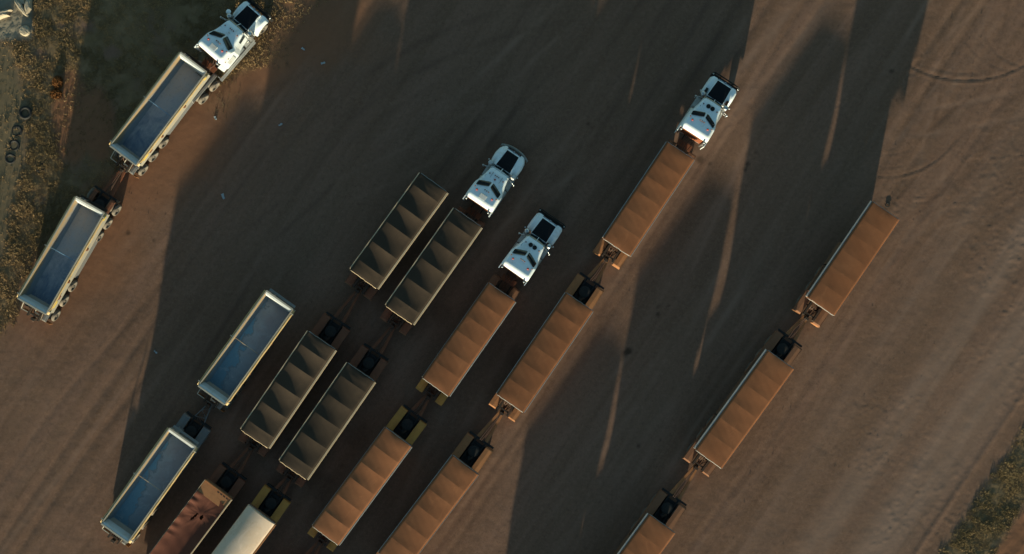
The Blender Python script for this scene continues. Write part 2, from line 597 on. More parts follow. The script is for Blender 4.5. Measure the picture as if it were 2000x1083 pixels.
# dusty pale lanes of the haul road
dr = ((PX - 1838) * 0.83 + (PY - 1083) * 0.56) + (fbm(U * 0.05, V, 0.5, 88, 3) - 0.5) * 50
pale = 0.85 * np.exp(-((dr + 95) / 42) ** 2) + 0.75 * np.exp(-((dr + 215) / 34) ** 2) + 0.35 * np.exp(-((dr + 320) / 30) ** 2)
pale = pale * (0.55 + 0.45 * sm(fbm(U * 0.12, V * 1.2, 0.8, 89, 4), 0.3, 0.7))
# graded lip at the edge of the road
dl = ((PX - 1800) * 0.83 + (PY - 1070) * 0.56)
Z += np.exp(-((dl + 3) / 5) ** 2) * 0.035
Z = np.where(inner, Z, 0)

xs_ = np.interp(PY, [-400, 0, 120, 200, 330, 400, 520, 640, 760, 1100], [640, 560, 500, 300, 215, 160, 70, 10, -60, -200])
redband = sm(PX - xs_, -60, 20) * sm(xs_ + 250 + (fbm(X, Y, 0.3, 95, 3) - .5) * 160 - PX, 0, 160) * sm(760 - PY, 0, 300)
stain = np.zeros_like(X)
for (sx, sy, sr) in ((1226, 688, 10), (1369, 311, 9), (1386, 320, 5), (1286, 600, 6), (1285, 614, 5), (1306, 598, 4), (1247, 872, 4.5), (1150, 242, 5), (1476, 297, 7), (1460, 322, 5), (1455, 330, 6),
                     (1290, 860, 3), (300, 470, 4), (1740, 140, 5), (860, 610, 14), (700, 850, 20), (690, 770, 14), (620, 950, 20), (250, 455, 5), (1105, 650, 18), (1010, 700, 16)):
    soft = 1.6 if sr > 12 else 1.0
    q = np.hypot(PX - sx, PY - sy) + (fbm(X, Y, 1.6, 51, 3) - 0.5) * sr * 1.6
    stain = np.maximum(stain, sm(sr * soft - q, -2 * soft, sr * 0.7) * (0.75 if soft == 1 else 0.28))
stain = np.maximum(stain, 0.0)
stain[np.hypot(PX - 1226, PY - 688) < 30] *= 1.3

ny_, nx_ = X.shape
vv = np.stack([X, Y, Z], -1).reshape(-1, 3)
idx = np.arange(ny_ * nx_).reshape(ny_, nx_)
ff = np.stack([idx[:-1, :-1], idx[:-1, 1:], idx[1:, 1:], idx[1:, :-1]], -1).reshape(-1, 4)
me = bpy.data.meshes.new("ground")
me.vertices.add(len(vv)); me.vertices.foreach_set('co', vv.ravel())
me.loops.add(len(ff) * 4); me.loops.foreach_set('vertex_index', ff.ravel())
me.polygons.add(len(ff)); me.polygons.foreach_set('loop_start', np.arange(0, len(ff) * 4, 4))
me.polygons.foreach_set('loop_total', np.full(len(ff), 4))
me.polygons.foreach_set('use_smooth', np.ones(len(ff), bool))
me.update(); me.validate()
for nm, arr in (('grass_cover', np.maximum(grass_m, weeds_m * 0.5)), ('red_soil', np.clip(bare_m + plough_m * 0.8 + 0.75 * redband, 0, 1)), ('gravel', gravel_m), ('track', np.clip(track, -1, 1)), ('pale_dust', np.where(inner, np.clip(pale, 0, 1), 0)), ('stain', np.clip(stain, 0, 1)), ('silt', smooth_m)):
    at = me.attributes.new(nm, 'FLOAT', 'POINT')
    at.data.foreach_set('value', arr.astype(np.float32).ravel())
ground = link('ground', me)
ground['kind'] = 'structure'

m, n, b = nodes('packed_dirt')
def attr(nm):
    x = n.nodes.new("ShaderNodeAttribute"); x.attribute_name = nm
    return x.outputs['Fac']
v0 = coords(n, (1, 1, 1), 0, False)
vst = coords(n, (0.07, 1, 1), -a_, False)      # Mapping rotates after scaling; stretch along the traffic below
mp1 = n.nodes.new("ShaderNodeMapping"); mp1.inputs['Rotation'].default_value = (0, 0, -a_)
tc = n.nodes.new("ShaderNodeTexCoord"); n.links.new(tc.outputs['Object'], mp1.inputs[0])
mp2 = n.nodes.new("ShaderNodeMapping"); mp2.inputs['Scale'].default_value = (0.05, 1, 1); n.links.new(mp1.outputs[0], mp2.inputs[0])
vst = mp2.outputs[0]
s1 = noise(n, vst, 0.55, 6, 0.6, 0.6)
s2 = noise(n, vst, 2.4, 5, 0.65, 0.3)
b1 = noise(n, v0, 0.06, 5, 0.55, 0.6)
b2 = noise(n, v0, 0.45, 6, 0.62, 0.8)
b3 = noise(n, v0, 3.2, 6, 0.7)
b4 = noise(n, v0, 14.0, 4, 0.7)
c = mixc(n, ramp(n, b1, 0.36, 0.66), (0.128, 0.070, 0.045), (0.150, 0.084, 0.055))
c = mixc(n, ramp(n, s1, 0.42, 0.72), c, (0.182, 0.100, 0.069))
c = mixc(n, ramp(n, s2, 0.50, 0.78, 0, 0.55), c, (0.108, 0.056, 0.036))
c = mixc(n, ramp(n, b2, 0.55, 0.80, 0, 0.6), c, (0.180, 0.098, 0.068))
c = mixc(n, ramp(n, b3, 0.52, 0.74, 0, 0.7), c, (0.085, 0.047, 0.032))
c = mixc(n, ramp(n, b3, 0.47, 0.28, 0, 0.6), c, (0.21, 0.122, 0.086))
c = mixc(n, ramp(n, b4, 0.54, 0.72, 0, 0.55), c, (0.08, 0.045, 0.031))
c = mixc(n, ramp(n, b4, 0.46, 0.28, 0, 0.5), c, (0.215, 0.13, 0.092))
c = mixc(n, ramp(n, attr('track'), 0.0, 1.0, 0, 0.8), c, (0.215, 0.125, 0.088))
c = mixc(n, ramp(n, attr('track'), 0.0, -1.0, 0, 0.75), c, (0.088, 0.049, 0.034))
c = mixc(n, math_(n, 'MULTIPLY', attr('pale_dust'), 0.8), c, (0.25, 0.163, 0.125))
grit = noise(n, v0, 38.0, 2, 0.6)
c = mixc(n, ramp(n, grit, 0.58, 0.72, 0, 0.55), c, (0.25, 0.165, 0.12))
c = mixc(n, ramp(n, grit, 0.42, 0.30, 0, 0.6), c, (0.07, 0.042, 0.03))
c = mixc(n, attr('red_soil'), c, mixc(n, b3, (0.205, 0.088, 0.045), (0.165, 0.078, 0.044)))
c = mixc(n, attr('silt'), c, mixc(n, b3, (0.118, 0.088, 0.052), (0.15, 0.108, 0.066)))
gs = mixc(n, ramp(n, b2, 0.35, 0.65), (0.135, 0.090, 0.044), (0.21, 0.135, 0.072))
c = mixc(n, math_(n, 'MULTIPLY', attr('grass_cover'), 0.85), c, gs)
c = mixc(n, attr('gravel'), c, mixc(n, b4, (0.20, 0.165, 0.12), (0.26, 0.215, 0.155)))
c = mixc(n, math_(n, 'MULTIPLY', attr('stain'), 0.85), c, (0.030, 0.020, 0.014))
n.links.new(c, b.inputs['Base Color'])
b.inputs['Roughness'].default_value = 0.95
b.inputs['Specular IOR Level'].default_value = 0.05
hgt = math_(n, 'ADD', math_(n, 'MULTIPLY', b3, 0.6), math_(n, 'ADD', math_(n, 'MULTIPLY', b4, 0.3), math_(n, 'MULTIPLY', s2, 0.5)))
hgt = math_(n, 'ADD', hgt, math_(n, 'MULTIPLY', grit, 0.22))
bump(n, b, hgt, 0.40, 0.03)
me.materials.append(m)

# ------------------------------------------------------------------ trailer parts shared by all
def tyre_mb(side, dual=True):
    """a pair of dual tyres; the outer face lies towards +x * side"""
    q = MB()
    for off in ((0.0, -0.34) if dual else (0.0,)):
        prof = [(0.29, -0.135), (0.44, -0.14), (0.50, -0.115), (0.525, -0.05), (0.525, 0.05), (0.50, 0.115), (0.44, 0.14), (0.29, 0.135)]
        q.lathe([(r, h + off * side) for r, h in prof], axis='x', nn=24, closed=True)
    return q


def rim_mb(side):
    q = MB()
    q.lathe([(0.30, -0.12), (0.30, 0.10), (0.26, 0.12), (0.24, 0.02), (0.13, -0.02), (0.12, 0.09), (0.02, 0.10)], axis='x', nn=20)
    if side < 0:
        q.v = [(-x, y, z) for x, y, z in q.v]
        q.f = [f[::-1] for f in q.f]
    return q


TY = {s: tyre_mb(s).mesh('tyre', 'rubber') for s in (1, -1)}
TS = {s: tyre_mb(s, False).mesh('front_tyre', 'rubber') for s in (1, -1)}
RM = {s: rim_mb(s).mesh('rim', 'rim_dust') for s in (1, -1)}


def axle(parent, y, x=1.08, single=False):
    for s in (-1, 1):
        t = link('wheel', (TS if single else TY)[s], parent, (s * x, y, 0.51))
        link('rim', RM[s], t)
    MBc['axle'] = MBc.get('axle') or MB().lathe([(0.06, -0.9), (0.06, 0.9)], axis='x', nn=8).mesh('axle', 'chassis_steel')
    link('axle', MBc['axle'], parent, (0, y, 0.51))


MBc = {}


def cached(key, fn, mat):
    if key not in MBc:
        MBc[key] = fn().mesh(key[0] if isinstance(key, tuple) else key, mat)
    return MBc[key]


TOP = 3.08


def chassis_mb(L):
    q = MB()
    for s in (-1, 1):
        q.box(s * 0.45 - 0.07, s * 0.45 + 0.07, -L / 2 - 1.15, L / 2 - 1.05, 1.22, 1.59)
    for k in range(7):
        y = -L / 2 - 0.9 + k * (L - 0.4) / 6
        q.box(-0.38, 0.38, y - 0.06, y + 0.06, 1.22, 1.40)
    for y in (-L / 2 + 0.3, 0.2, L / 2 - 1.1):
        q.box(-0.95, 0.95, y - 0.08, y + 0.08, 1.592, 1.612)
    q.box(-0.16, 0.16, -L / 2 - 1.35, -L / 2 - 1.152, 0.95, 1.40)
    return q


def leg_mb():
    q = MB()
    q.box(-0.07, 0.07, -0.07, 0.07, 0.05, 1.60)
    q.box(-0.16, 0.16, -0.16, 0.16, 0.0, 0.06)
    return q


def plate_mb(s, y0, y1, z=1.10, xo=1.26):
    """mudguard over the duals with folded lips"""
    q = MB()
    x0, x1 = 0.62 * s, xo * s
    lo, hi = min(x0, x1), max(x0, x1)
    ys = [y0, y0 + 0.05, y0 + 0.14, (y0 + y1) / 2, y1 - 0.14, y1 - 0.05, y1]
    zs = [z - 0.38, z - 0.05, z, z + 0.02, z, z - 0.05, z - 0.38]
    G = [[(x, y, zz + dz) for (x, dz) in ((lo, -0.015), ((lo + hi) / 2, 0.012), (hi, -0.015))] for y, zz in zip(ys, zs)]
    q.grid(G, False, flip=True)
    G2 = [[(p[0], p[1] + (0.012 if i < 2 else -0.012 if i > 4 else 0), p[2] - 0.018) for p in r] for i, r in enumerate(G)]
    q.grid(G2, False)
    so = hi if s > 0 else lo
    q.box(min(so, so - 0.02 * s), max(so, so - 0.02 * s), y0 + 0.06, y1 - 0.06, z - (0.44 if xo > 1.1 else 0.12), z + 0.004)  # outer skirt; the deep version is added to stop light between the axles
    return q


def flap_mb(s):
    q = MB()
    lo, hi = min(0.60 * s, 1.27 * s), max(0.60 * s, 1.27 * s)
    q.box(lo, hi, -0.02, 0.02, 0.0, 0.78)
    return q


def body_mb(L, open_=False, hw=1.25, wall=0.05):
    q = MB()
    y0, y1 = -L / 2, L / 2
    zb = 1.62
    # outer skin, side walls tucking in towards the floor
    prof = [(hw, TOP), (hw, 2.35), (hw - 0.03, 2.1), (hw - 0.10, zb)]
    pts = []
    for (x, z), e in zip(prof, (0.0, 0.0, 0.20, 0.55)):
        pts.append([(-x, y0 + e, z), (x, y0 + e, z), (x, y1 - e, z), (-x, y1 - e, z)])
    vs_ = [p for r in pts for p in r]
    fs_ = []
    for i in range(3):
        for k in range(4):
            k2 = (k + 1) % 4
            fs_.append((i * 4 + k, (i + 1) * 4 + k, (i + 1) * 4 + k2, i * 4 + k2))
    fs_.append((12, 15, 14, 13))
    q.add(vs_, fs_)
    # pressed ribs on each side
    for k in range(1, 8):
        y = y0 + L * k / 8
        for s in (-1, 1):
            q.box(min(s * hw, s * (hw + 0.035)), max(s * hw, s * (hw + 0.035)), y - 0.05, y + 0.05, 2.30, TOP - 0.12)
    q.box(-hw - 0.03, hw + 0.03, y0 - 0.03, y0 - 0.002, 2.25, 2.33)
    q.box(-hw - 0.03, hw + 0.03, y1 + 0.002, y1 + 0.03, 2.25, 2.33)
    return q


def rail_mb(L, s, x, wd, z=TOP, ht=0.14):
    q = MB()
    a, b_ = s * x, s * (x + wd)
    q.box(min(a, b_), max(a, b_), -L / 2 - 0.04, L / 2 + 0.04, z - ht, z, 0.012, 0.012)
    return q


def tarp_mb(L, bows, arch, sag, hw=1.27, seed=1, wrinkle=0.003, seg=10, zt=TOP + 0.03, lean=0.0, flat_end=False):
    """canvas over hoops; bows are the y of each hoop, the canvas sags between them"""
    r = random.Random(seed)
    ends = [-L / 2 - 0.03] + list(bows) + [L / 2 + 0.03]
    ys, tt, sg = [], [], []
    for i in range(len(ends) - 1):
        a, b_ = ends[i], ends[i + 1]
        s_here = sag * min(1.0, ((b_ - a) / 1.5) ** 2) * r.uniform(0.75, 1.2)
        for k in range(seg):
            t = k / seg
            ys.append(a + (b_ - a) * t); tt.append(t); sg.append(s_here)
    ys.append(ends[-1]); tt.append(1.0); sg.append(0)
    nx = 16
    ph = [r.uniform(0, 6.28) for _ in range(8)]
    G = []
    for y, t, s_ in zip(ys, tt, sg):
        row = []
        # drop of the side hem
        edge_in = -0.0
        end = min((y + L / 2) / 0.5, (L / 2 - y) / 0.5, 1.0)
        end = 1.0 if flat_end else sqrt(max(0.0, end)) if end > 0 else 0.0
        for j in range(nx + 1):
            u = -1 + 2 * j / nx
            x = u * hw
            z = zt + arch * (1 - u * u) * (0.45 + 0.55 * end)
            z -= s_ * 4 * t * (1 - t) * (1 - abs(u) ** 3 * 0.75) * (1 - 0.35 * lean * u)
            z += wrinkle * (sin(y * 5.1 + ph[0] + u * 2) * sin(u * 4 + ph[1]) + 0.6 * sin(y * 11 + u * 7 + ph[2]))
            row.append((x, y, z))
        row.insert(0, (-hw - 0.015, y, zt - 0.17))
        row.append((hw + 0.015, y, zt - 0.17))
        G.append(row)
    q = MB()
    for k in range(len(ends) - 1):
        q.grid(G[k * seg:(k + 1) * seg + 1], True, flip=True)
    first, last = G[0], G[-1]
    for row, dy in ((first, -0.012), (last, 0.012)):
        q.grid([[(p[0], p[1], p[2]) for p in row], [(p[0], p[1] + dy, TOP - 0.22) for p in row]], False, flip=(dy > 0))
    return q


def hose_mb(L, seed):
    r = random.Random(seed)
    q = MB()
    y = -L / 2
    for k in range(4):
        x = -0.3 + k * 0.2
        pts = [(x, y + 0.1, 1.5), (x + r.uniform(-.1, .1), y - 0.25, 1.55 + r.uniform(0, .1)), (x * 0.6 + r.uniform(-.12, .12), y - 0.6, 1.25), (x * 0.3 + r.uniform(-.05, .05), y - 1.1, 1.12), (x * .15, y - 1.5, 1.02)]
        q.tube(smooth_path(pts, 3), 0.028, 6)
    return q


def smooth_path(pts, k):
    pts = [Vector(p) for p in pts]
    for _ in range(k - 1):
        out = [pts[0]]
        for a, b_ in zip(pts, pts[1:]):
            out += [a * 0.75 + b_ * 0.25, a * 0.25 + b_ * 0.75]
        out.append(pts[-1])
        pts = out
    return pts


def trailer_frame(root, L, plate, left_plate=True, bare=False, lead=False):
    nose = L / 2 - (3.6 if lead else 2.35)
    link('chassis', cached(('chassis', L), lambda: chassis_mb(L), 'chassis_steel'), root)
    ax = [-L / 2 - 0.25, -L / 2 + 1.1, -L / 2 + 2.45]
    for y in ax:
        axle(root, y, 1.19 if bare else 1.08)
    for s in (-1, 1):
        if s < 0 and not left_plate:
            continue
        y0_, y1_ = (-L / 2 - 1.05, -L / 2 + 0.15) if bare else (-L / 2 - 1.28, -L / 2 + 3.05)
        link('mudguard', cached(('mudguard', L, s, plate, bare), lambda: plate_mb(s, y0_, y1_, 1.26, 0.98 if bare else 1.26), plate), root)
    for s in (-1, 1):
        link('mud_flap', cached(('mud_flap', s), lambda: flap_mb(s), 'plate_tan'), root, (0, -L / 2 - (1.02 if bare else 1.25), 0.32))
        link('landing_leg', cached(('landing_leg', s), leg_mb, 'chassis_steel'), root, (s * 0.62, nose + 0.3, 0))
        link('side_locker', cached(('side_locker', L, s, lead), lambda: MB().box(min(s * 0.62, s * 1.16), max(s * 0.62, s * 1.16), -L / 2 + 3.15, nose, 0.42, 1.61, 0.03, 0.03), 'side_brown' if not bare else 'plate_grey'), root)  # unseen solid read from its shadow, lengthened on coupled trailers to block light
    link('rear_shade_board', cached(('rear_shade_board', L), lambda: MB().box(-1.20, 1.20, -L / 2 + 0.58, -L / 2 + 0.70, 1.295, 1.615), 'rust_steel'), root)  # added board, keeps low sun from slipping under the rear floor
    link('front_shade_board', cached(('front_shade_board', L), lambda: MB().box(-1.10, 1.10, L / 2 - 1.02, L / 2 - 0.90, 1.22, 1.615), 'rust_steel'), root)  # added board under the nose, blocks sun rays passing over the turntable
    link('hose', cached(('hose', L), lambda: hose_mb(L, 3), 'hose_red'), root)


def tarped(label, f, r_, L, tarp, plate, group, bows, arch, sag, seed, rail='rail_cream', left_rail=0.10, right_rail=0.09, side='side_brown', wrinkle=0.003, band=False, lead=False):
    x, y, rz = place(f, r_)
    root = thing('tipper_trailer', label, 'trailer', (x, y, 0), rz, group)
    trailer_frame(root, L, plate, lead=lead)
    link('body', cached(('body', L, side), lambda: body_mb(L), side), root)
    link('top_rail', cached(('top_rail', L, -1, left_rail, rail), lambda: rail_mb(L, -1, 1.285, left_rail), 'rail_grey' if left_rail > .1 else rail), root)
    link('top_rail', cached(('top_rail', L, 1, right_rail, rail), lambda: rail_mb(L, 1, 1.285, right_rail), rail), root)
    if band:
        link('side_band', cached(('side_band', L), lambda: MB().box(1.252, 1.28, -L / 2, L / 2, 2.50, TOP - 0.15), rail), root)
    link('tarpaulin', tarp_mb(L, bows, arch, sag, seed=seed, wrinkle=wrinkle, flat_end=(tarp == 'tarp_white')).mesh('tarpaulin', tarp), root)
    r = random.Random(seed)
    q = MB()
    pts = [(-1.22 + 2.44 * k / 12, L / 2 + 0.05 + r.uniform(0, .03), TOP - 0.05 + r.uniform(-.03, .05)) for k in range(13)]
    q.tube(pts, 0.03, 6)
    q.build('front_rope', 'rail_grey', root)
    q = MB()
    pts = [(-1.22 + 2.44 * k / 12, -L / 2 - 0.05 - r.uniform(0, .04), TOP - 0.04 + r.uniform(-.03, .04)) for k in range(13)]
    q.tube(pts, 0.035, 6)
    q.build('rear_rope', rail, root)
    return root


def place(f, r_, z=TOP):
    fx, fy = P(*f, z)
    rx, ry = P(*r_, z)
    return (fx + rx) / 2, (fy + ry) / 2, math.atan2(-(fx - rx), fy - ry)


# ------------------------------------------------------------------ open tippers
def open_body_mb(L, hw=1.25):
    """outer skin only; the bed is a lining of its own"""
    return body_mb(L, True)


def lining_mb(L, walls, hw=1.20):
    q = MB()
    y0, y1 = -L / 2 + 0.06, L / 2 - 0.06
    prof = [(hw, TOP - 0.01, 0.0), (hw - 0.03, 2.6, 0.32), (hw - 0.07, 2.15, 0.42), (hw - 0.22, 1.72, 0.55)]
    vs_ = []
    for (x, z, e) in prof:
        vs_ += [(-x, y0 + e * 0.3, z), (x, y0 + e * 0.3, z), (x, y1 - e * 0.3, z), (-x, y1 - e * 0.3, z)]
    fs_ = []
    for i in range(3):
        for k in range(4):
            k2 = (k + 1) % 4
            if (k in (1, 3)) == walls:
                fs_.append((i * 4 + k, i * 4 + k2, (i + 1) * 4 + k2, (i + 1) * 4 + k))
    if not walls:
        fs_.append((12, 13, 14, 15))
    q.add(vs_, fs_)
    return q


def end_slope_mb(L, s, run=0.33):
    """white sloping sheet inside each end of the bed"""
    q = MB()
    y = s * (L / 2 - 0.03)
    yi = y - s * run
    G = [[(-1.20, y, TOP + 0.01), (1.20, y, TOP + 0.01)], [(-1.19, y - s * 0.16, TOP - 0.03), (1.19, y - s * 0.16, TOP - 0.03)], [(-1.15, yi, 2.42), (1.15, yi, 2.42)]]
    q.grid(G, False, flip=(s < 0))
    q.grid([[(p[0], p[1] + s * 0.012, p[2] - 0.02) for p in r_] for r_ in G], False, flip=(s > 0))
    return q


def open_tipper(label, f, r_, L, bed, plate, group, roll='gold_roll', frame_left=True):
    x, y, rz = place(f, r_)
    root = thing('tipper_trailer', label, 'trailer', (x, y, 0), rz, group)
    trailer_frame(root, L, plate, left_plate=not frame_left, bare=True)
    link('body', cached(('body', L, 'cream'), lambda: body_mb(L), 'cream_paint'), root)
    link('bed', cached(('bed', L, bed), lambda: lining_mb(L, False), bed), root)
    link('inner_wall', cached(('inner_wall', L), lambda: lining_mb(L, True), 'wall_lit_top'), root)
    for s in (-1, 1):
        link('end_slope', cached(('end_slope', L, s), lambda: end_slope_mb(L, s), 'white_trim'), root)
        link('top_rail', cached(('top_rail', L, s, 'open'), lambda: rail_mb(L, s, 1.205, 0.10, TOP + 0.02, 0.12), 'cream_paint'), root)
    for s in (-1, 1):
        e = cached(('end_rail', L, s), lambda: MB().box(-1.26, 1.26, min(s * (L / 2 - .02), s * (L / 2 + .10)), max(s * (L / 2 - .02), s * (L / 2 + .10)), TOP - 0.10, TOP + 0.035), 'cream_paint')
        link('end_rail', e, root)
    # rolled cover lashed along each side
    r = random.Random(sum(map(ord, label)))
    for s, rad, mt in ((-1, 0.06, roll), (1, 0.09, roll)):
        pts = [(s * 1.375 + r.uniform(-.012, .012), -L / 2 + L * k / 18, TOP - 0.09 + r.uniform(-.015, .015)) for k in range(19)]
        MB().tube(pts, rad, 8).build('rolled_cover', mt, root)
    link('side_skirt', cached(('side_skirt', L), lambda: MB().add([(1.30, -L / 2 + .05, 2.84), (1.30, L / 2 - .05, 2.84), (1.31, L / 2 - .05, 1.72), (1.31, -L / 2 + .05, 1.72), (1.28, -L / 2 + .05, 2.84), (1.28, L / 2 - .05, 2.84), (1.29, L / 2 - .05, 1.70), (1.29, -L / 2 + .05, 1.70)],
                                                                        [(3, 2, 1, 0), (4, 5, 6, 7), (0, 1, 5, 4), (2, 3, 7, 6), (0, 4, 7, 3), (1, 2, 6, 5)]), 'cream_paint'), root)
    # tie rod across the middle
    link('tie_rod', cached(('tie_rod', bed), lambda: MB().tube([(-1.2, 0.1, 2.72), (0, 0.1, 2.70), (1.2, 0.1, 2.72)], 0.022, 8), 'tie_blue' if bed == 'bed_blue' else 'rail_cream'), root)
    # brackets and reflectors on the right-hand side
    for yy in (-1.55, 1.35):
        q = MB()
        q.box(1.30, 1.41, yy - 0.14, yy + 0.14, 2.45, 2.90)
        q.box(1.41, 1.47, yy - 0.06, yy + 0.06, 2.5, 2.75)
        q.build('hinge_bracket', 'rust_steel', root)
    for yy, wd in ((-L / 2 + 0.85, 0.30), (L / 2 - 0.42, 0.18)):
        MB().box(1.30, 1.345, yy - wd, yy + wd, 2.35, 2.80).build('reflector', 'reflector_yellow', root)
    MB().box(1.30, 1.39, -L / 2 + 1.32, -L / 2 + 1.66, 2.38, 2.8).build('hinge_bracket', 'rust_steel', root)
    # rear bumper frame
    q = MB()
    yb = -L / 2 - 1.0
    q.bar((-1.25, yb, 1.15), (0.55, yb, 1.15), 0.06, 0.06)
    q.bar((-1.25, yb, 1.15), (-1.25, -L / 2, 1.6), 0.05, 0.05)
    q.bar((-0.1, yb, 1.15), (-0.1, -L / 2, 1.6), 0.06, 0.06)
    q.bar((0.5, yb, 1.15), (0.5, -L / 2, 1.6), 0.06, 0.06)
    q.bar((-0.1, yb + 0.3, 1.3), (0.5, yb + 0.3, 1.3), 0.12, 0.06)
    q.build('rear_frame', 'cream_paint', root)
    for s, yy in ((-1, -L / 2 + 0.3), (-1, 0.1), (1, -L / 2 + 0.25), (1, L / 2 - 0.3)):
        MB().bar((s * 1.3, yy, TOP - 0.02), (s * 1.52, yy, TOP - 0.06), 0.07, 0.07).build('cleat', 'cream_paint', root)
    # ladder on the headboard
    q = MB()
    for xx in (-0.9, -0.5):
        q.bar((xx, L / 2 + 0.16, 1.3), (xx, L / 2 + 0.16, TOP + 0.15), 0.04, 0.04)
    for k in range(6):
        q.bar((-0.9, L / 2 + 0.16, 1.45 + 0.3 * k), (-0.5, L / 2 + 0.16, 1.45 + 0.3 * k), 0.03, 0.03)
    q.build('ladder', 'rail_grey', root)
    q = MB().box(-1.2, 1.2, L / 2 + 0.102, L / 2 + 0.30, 2.35, 2.42)
    q.build('headboard_step', 'rail_grey' if bed != 'bed_blue' else 'chassis_steel', root)
    return root


worn('tie_blue', (0.14, 0.26, 0.38), (0.2, 0.22, 0.25), 0.3, 0.5, 0, 3.0)

ORANGE_LONG = 9.42
ORANGE_SHORT = 8.88
GREY = 9.15
OPEN = 9.0


def even(L, k):
    return [-L / 2 + L * i / (k + 1) + random.uniform(-.09, .09) for i in range(1, k + 1)]


def wide(L):
    return [-L / 2 + 1.0 + (L - 2.0) * i / 4 + random.uniform(-.1, .1) for i in range(5)]


GA = 'cream tippers with blue beds'
GG = 'tippers under grey tarpaulins'
GO = 'tippers under orange tarpaulins'
TR = {}
TR['A1'] = open_tipper('open cream tipper trailer with brown to blue bed, behind the truck on the grass', (377, 123), (241, 303), OPEN, 'bed_blue', 'plate_grey', GA)
TR['A2'] = open_tipper('open cream tipper trailer at far left, all right wheels showing, behind a rusty dolly', (175, 402), (63, 597), OPEN, 'bed_blue', 'plate_grey', GA)
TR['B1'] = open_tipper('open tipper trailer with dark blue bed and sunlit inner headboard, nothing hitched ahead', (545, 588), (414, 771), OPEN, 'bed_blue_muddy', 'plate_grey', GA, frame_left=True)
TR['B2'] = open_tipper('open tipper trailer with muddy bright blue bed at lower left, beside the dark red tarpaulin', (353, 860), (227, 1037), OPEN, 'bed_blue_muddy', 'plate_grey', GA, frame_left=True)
TR['C1'] = tarped('grey tarpaulin tipper with steep dark folds, front one of the row without a truck', (846, 358), (711, 544), GREY, 'tarp_grey', 'plate_rust', GG, wide(GREY), 0.19, 0.105, 3, right_rail=0.15, band=True, lead=True)
TR['D1'] = tarped('grey tarpaulin tipper hitched straight behind the truck with the silver bumper', (913, 426), (780, 615), GREY, 'tarp_grey', 'plate_rust', GG, wide(GREY), 0.18, 0.095, 4, right_rail=0.15, band=True, lead=True)
TR['C2'] = tarped('grey tarpaulin tipper beside the blue bed tipper, second in its row', (627, 667), (498, 856), GREY, 'tarp_grey', 'plate_rust', GG, wide(GREY), 0.18, 0.088, 5, right_rail=0.15, band=True)
TR['D2'] = tarped('darkest grey tarpaulin tipper, left of the orange ones and ahead of the white one', (703, 730), (574, 916), GREY, 'tarp_grey', 'plate_rust', GG, wide(GREY), 0.17, 0.068, 6, right_rail=0.15, band=True)
TR['E1'] = tarped('orange tarpaulin tipper behind the middle truck with two round black roof vents', (979, 573), (852, 754), ORANGE_SHORT, 'tarp_orange', 'plate_ochre', GO, even(ORANGE_SHORT, 5), 0.10, 0.022, 7, rail='rail_grey', left_rail=0.04, lead=True)
TR['E2'] = tarped('orange tarpaulin tipper between two yellow dolly mudguards and a yellow rear mudguard, lower middle', (776, 856), (637, 1044), ORANGE_LONG, 'tarp_orange', 'plate_ochre', GO, even(ORANGE_LONG, 5), 0.12, 0.034, 8, rail='rail_grey', left_rail=0.04)
TR['F1'] = tarped('orange tarpaulin tipper behind the truck parked highest on the right', (1329, 296), (1205, 482), ORANGE_SHORT, 'tarp_orange', 'plate_tan', GO, even(ORANGE_SHORT, 5), 0.08, 0.016, 9, rail='rail_grey', left_rail=0.07, right_rail=0.07, lead=True)
TR['F2'] = tarped('orange tarpaulin tipper in the middle of its train, with tan dolly mudguards ahead', (1131, 591), (997, 787), ORANGE_LONG, 'tarp_orange', 'plate_tan', GO, even(ORANGE_LONG, 5), 0.09, 0.018, 10, rail='rail_grey', left_rail=0.06, right_rail=0.07)
TR['F3'] = tarped('orange tarpaulin tipper cut off by the bottom edge, left of the sunlit dirt lane', (908, 910), (765, 1098), ORANGE_LONG, 'tarp_orange', 'plate_tan', GO, even(ORANGE_LONG, 5), 0.09, 0.020, 11, rail='rail_grey', left_rail=0.06, right_rail=0.05)
TR['G1'] = tarped('smoothest orange tarpaulin tipper at far right, front of its train with no truck', (1730, 413), (1604, 598), ORANGE_SHORT, 'tarp_orange', 'plate_brown', GO, even(ORANGE_SHORT, 5), 0.06, 0.009, 12, rail='rail_grey', left_rail=0.15, right_rail=0.03, wrinkle=0.002, lead=True)
TR['G2'] = tarped('orange tarpaulin tipper with broad grey left rail, second in the far right train', (1525, 703), (1384, 897), ORANGE_LONG, 'tarp_orange', 'plate_brown', GO, even(ORANGE_LONG, 5), 0.07, 0.015, 13, rail='rail_grey', left_rail=0.17, right_rail=0.03)
TR['G3'] = tarped('orange tarpaulin tipper at the bottom of the far right train, mostly out of frame', (1293, 1024), (1152, 1216), ORANGE_LONG, 'tarp_orange', 'plate_brown', GO, even(ORANGE_LONG, 5), 0.07, 0.015, 14, rail='rail_grey', left_rail=0.15, right_rail=0.03)
TR['G4'] = tarped('orange tarpaulin tipper below the picture at the tail of the far right train', (1070, 1331), (929, 1523), ORANGE_LONG, 'tarp_orange', 'plate_brown', GO, even(ORANGE_LONG, 5), 0.13, 0.04, 15, rail='rail_grey', left_rail=0.15, right_rail=0.03)
TR['F4'] = tarped('orange tarpaulin tipper below the picture at the tail of the train beside the lane', (683, 1210), (540, 1400), ORANGE_LONG, 'tarp_orange', 'plate_tan', GO, even(ORANGE_LONG, 5), 0.13, 0.04, 16, rail='rail_grey', left_rail=0.06, right_rail=0.05)
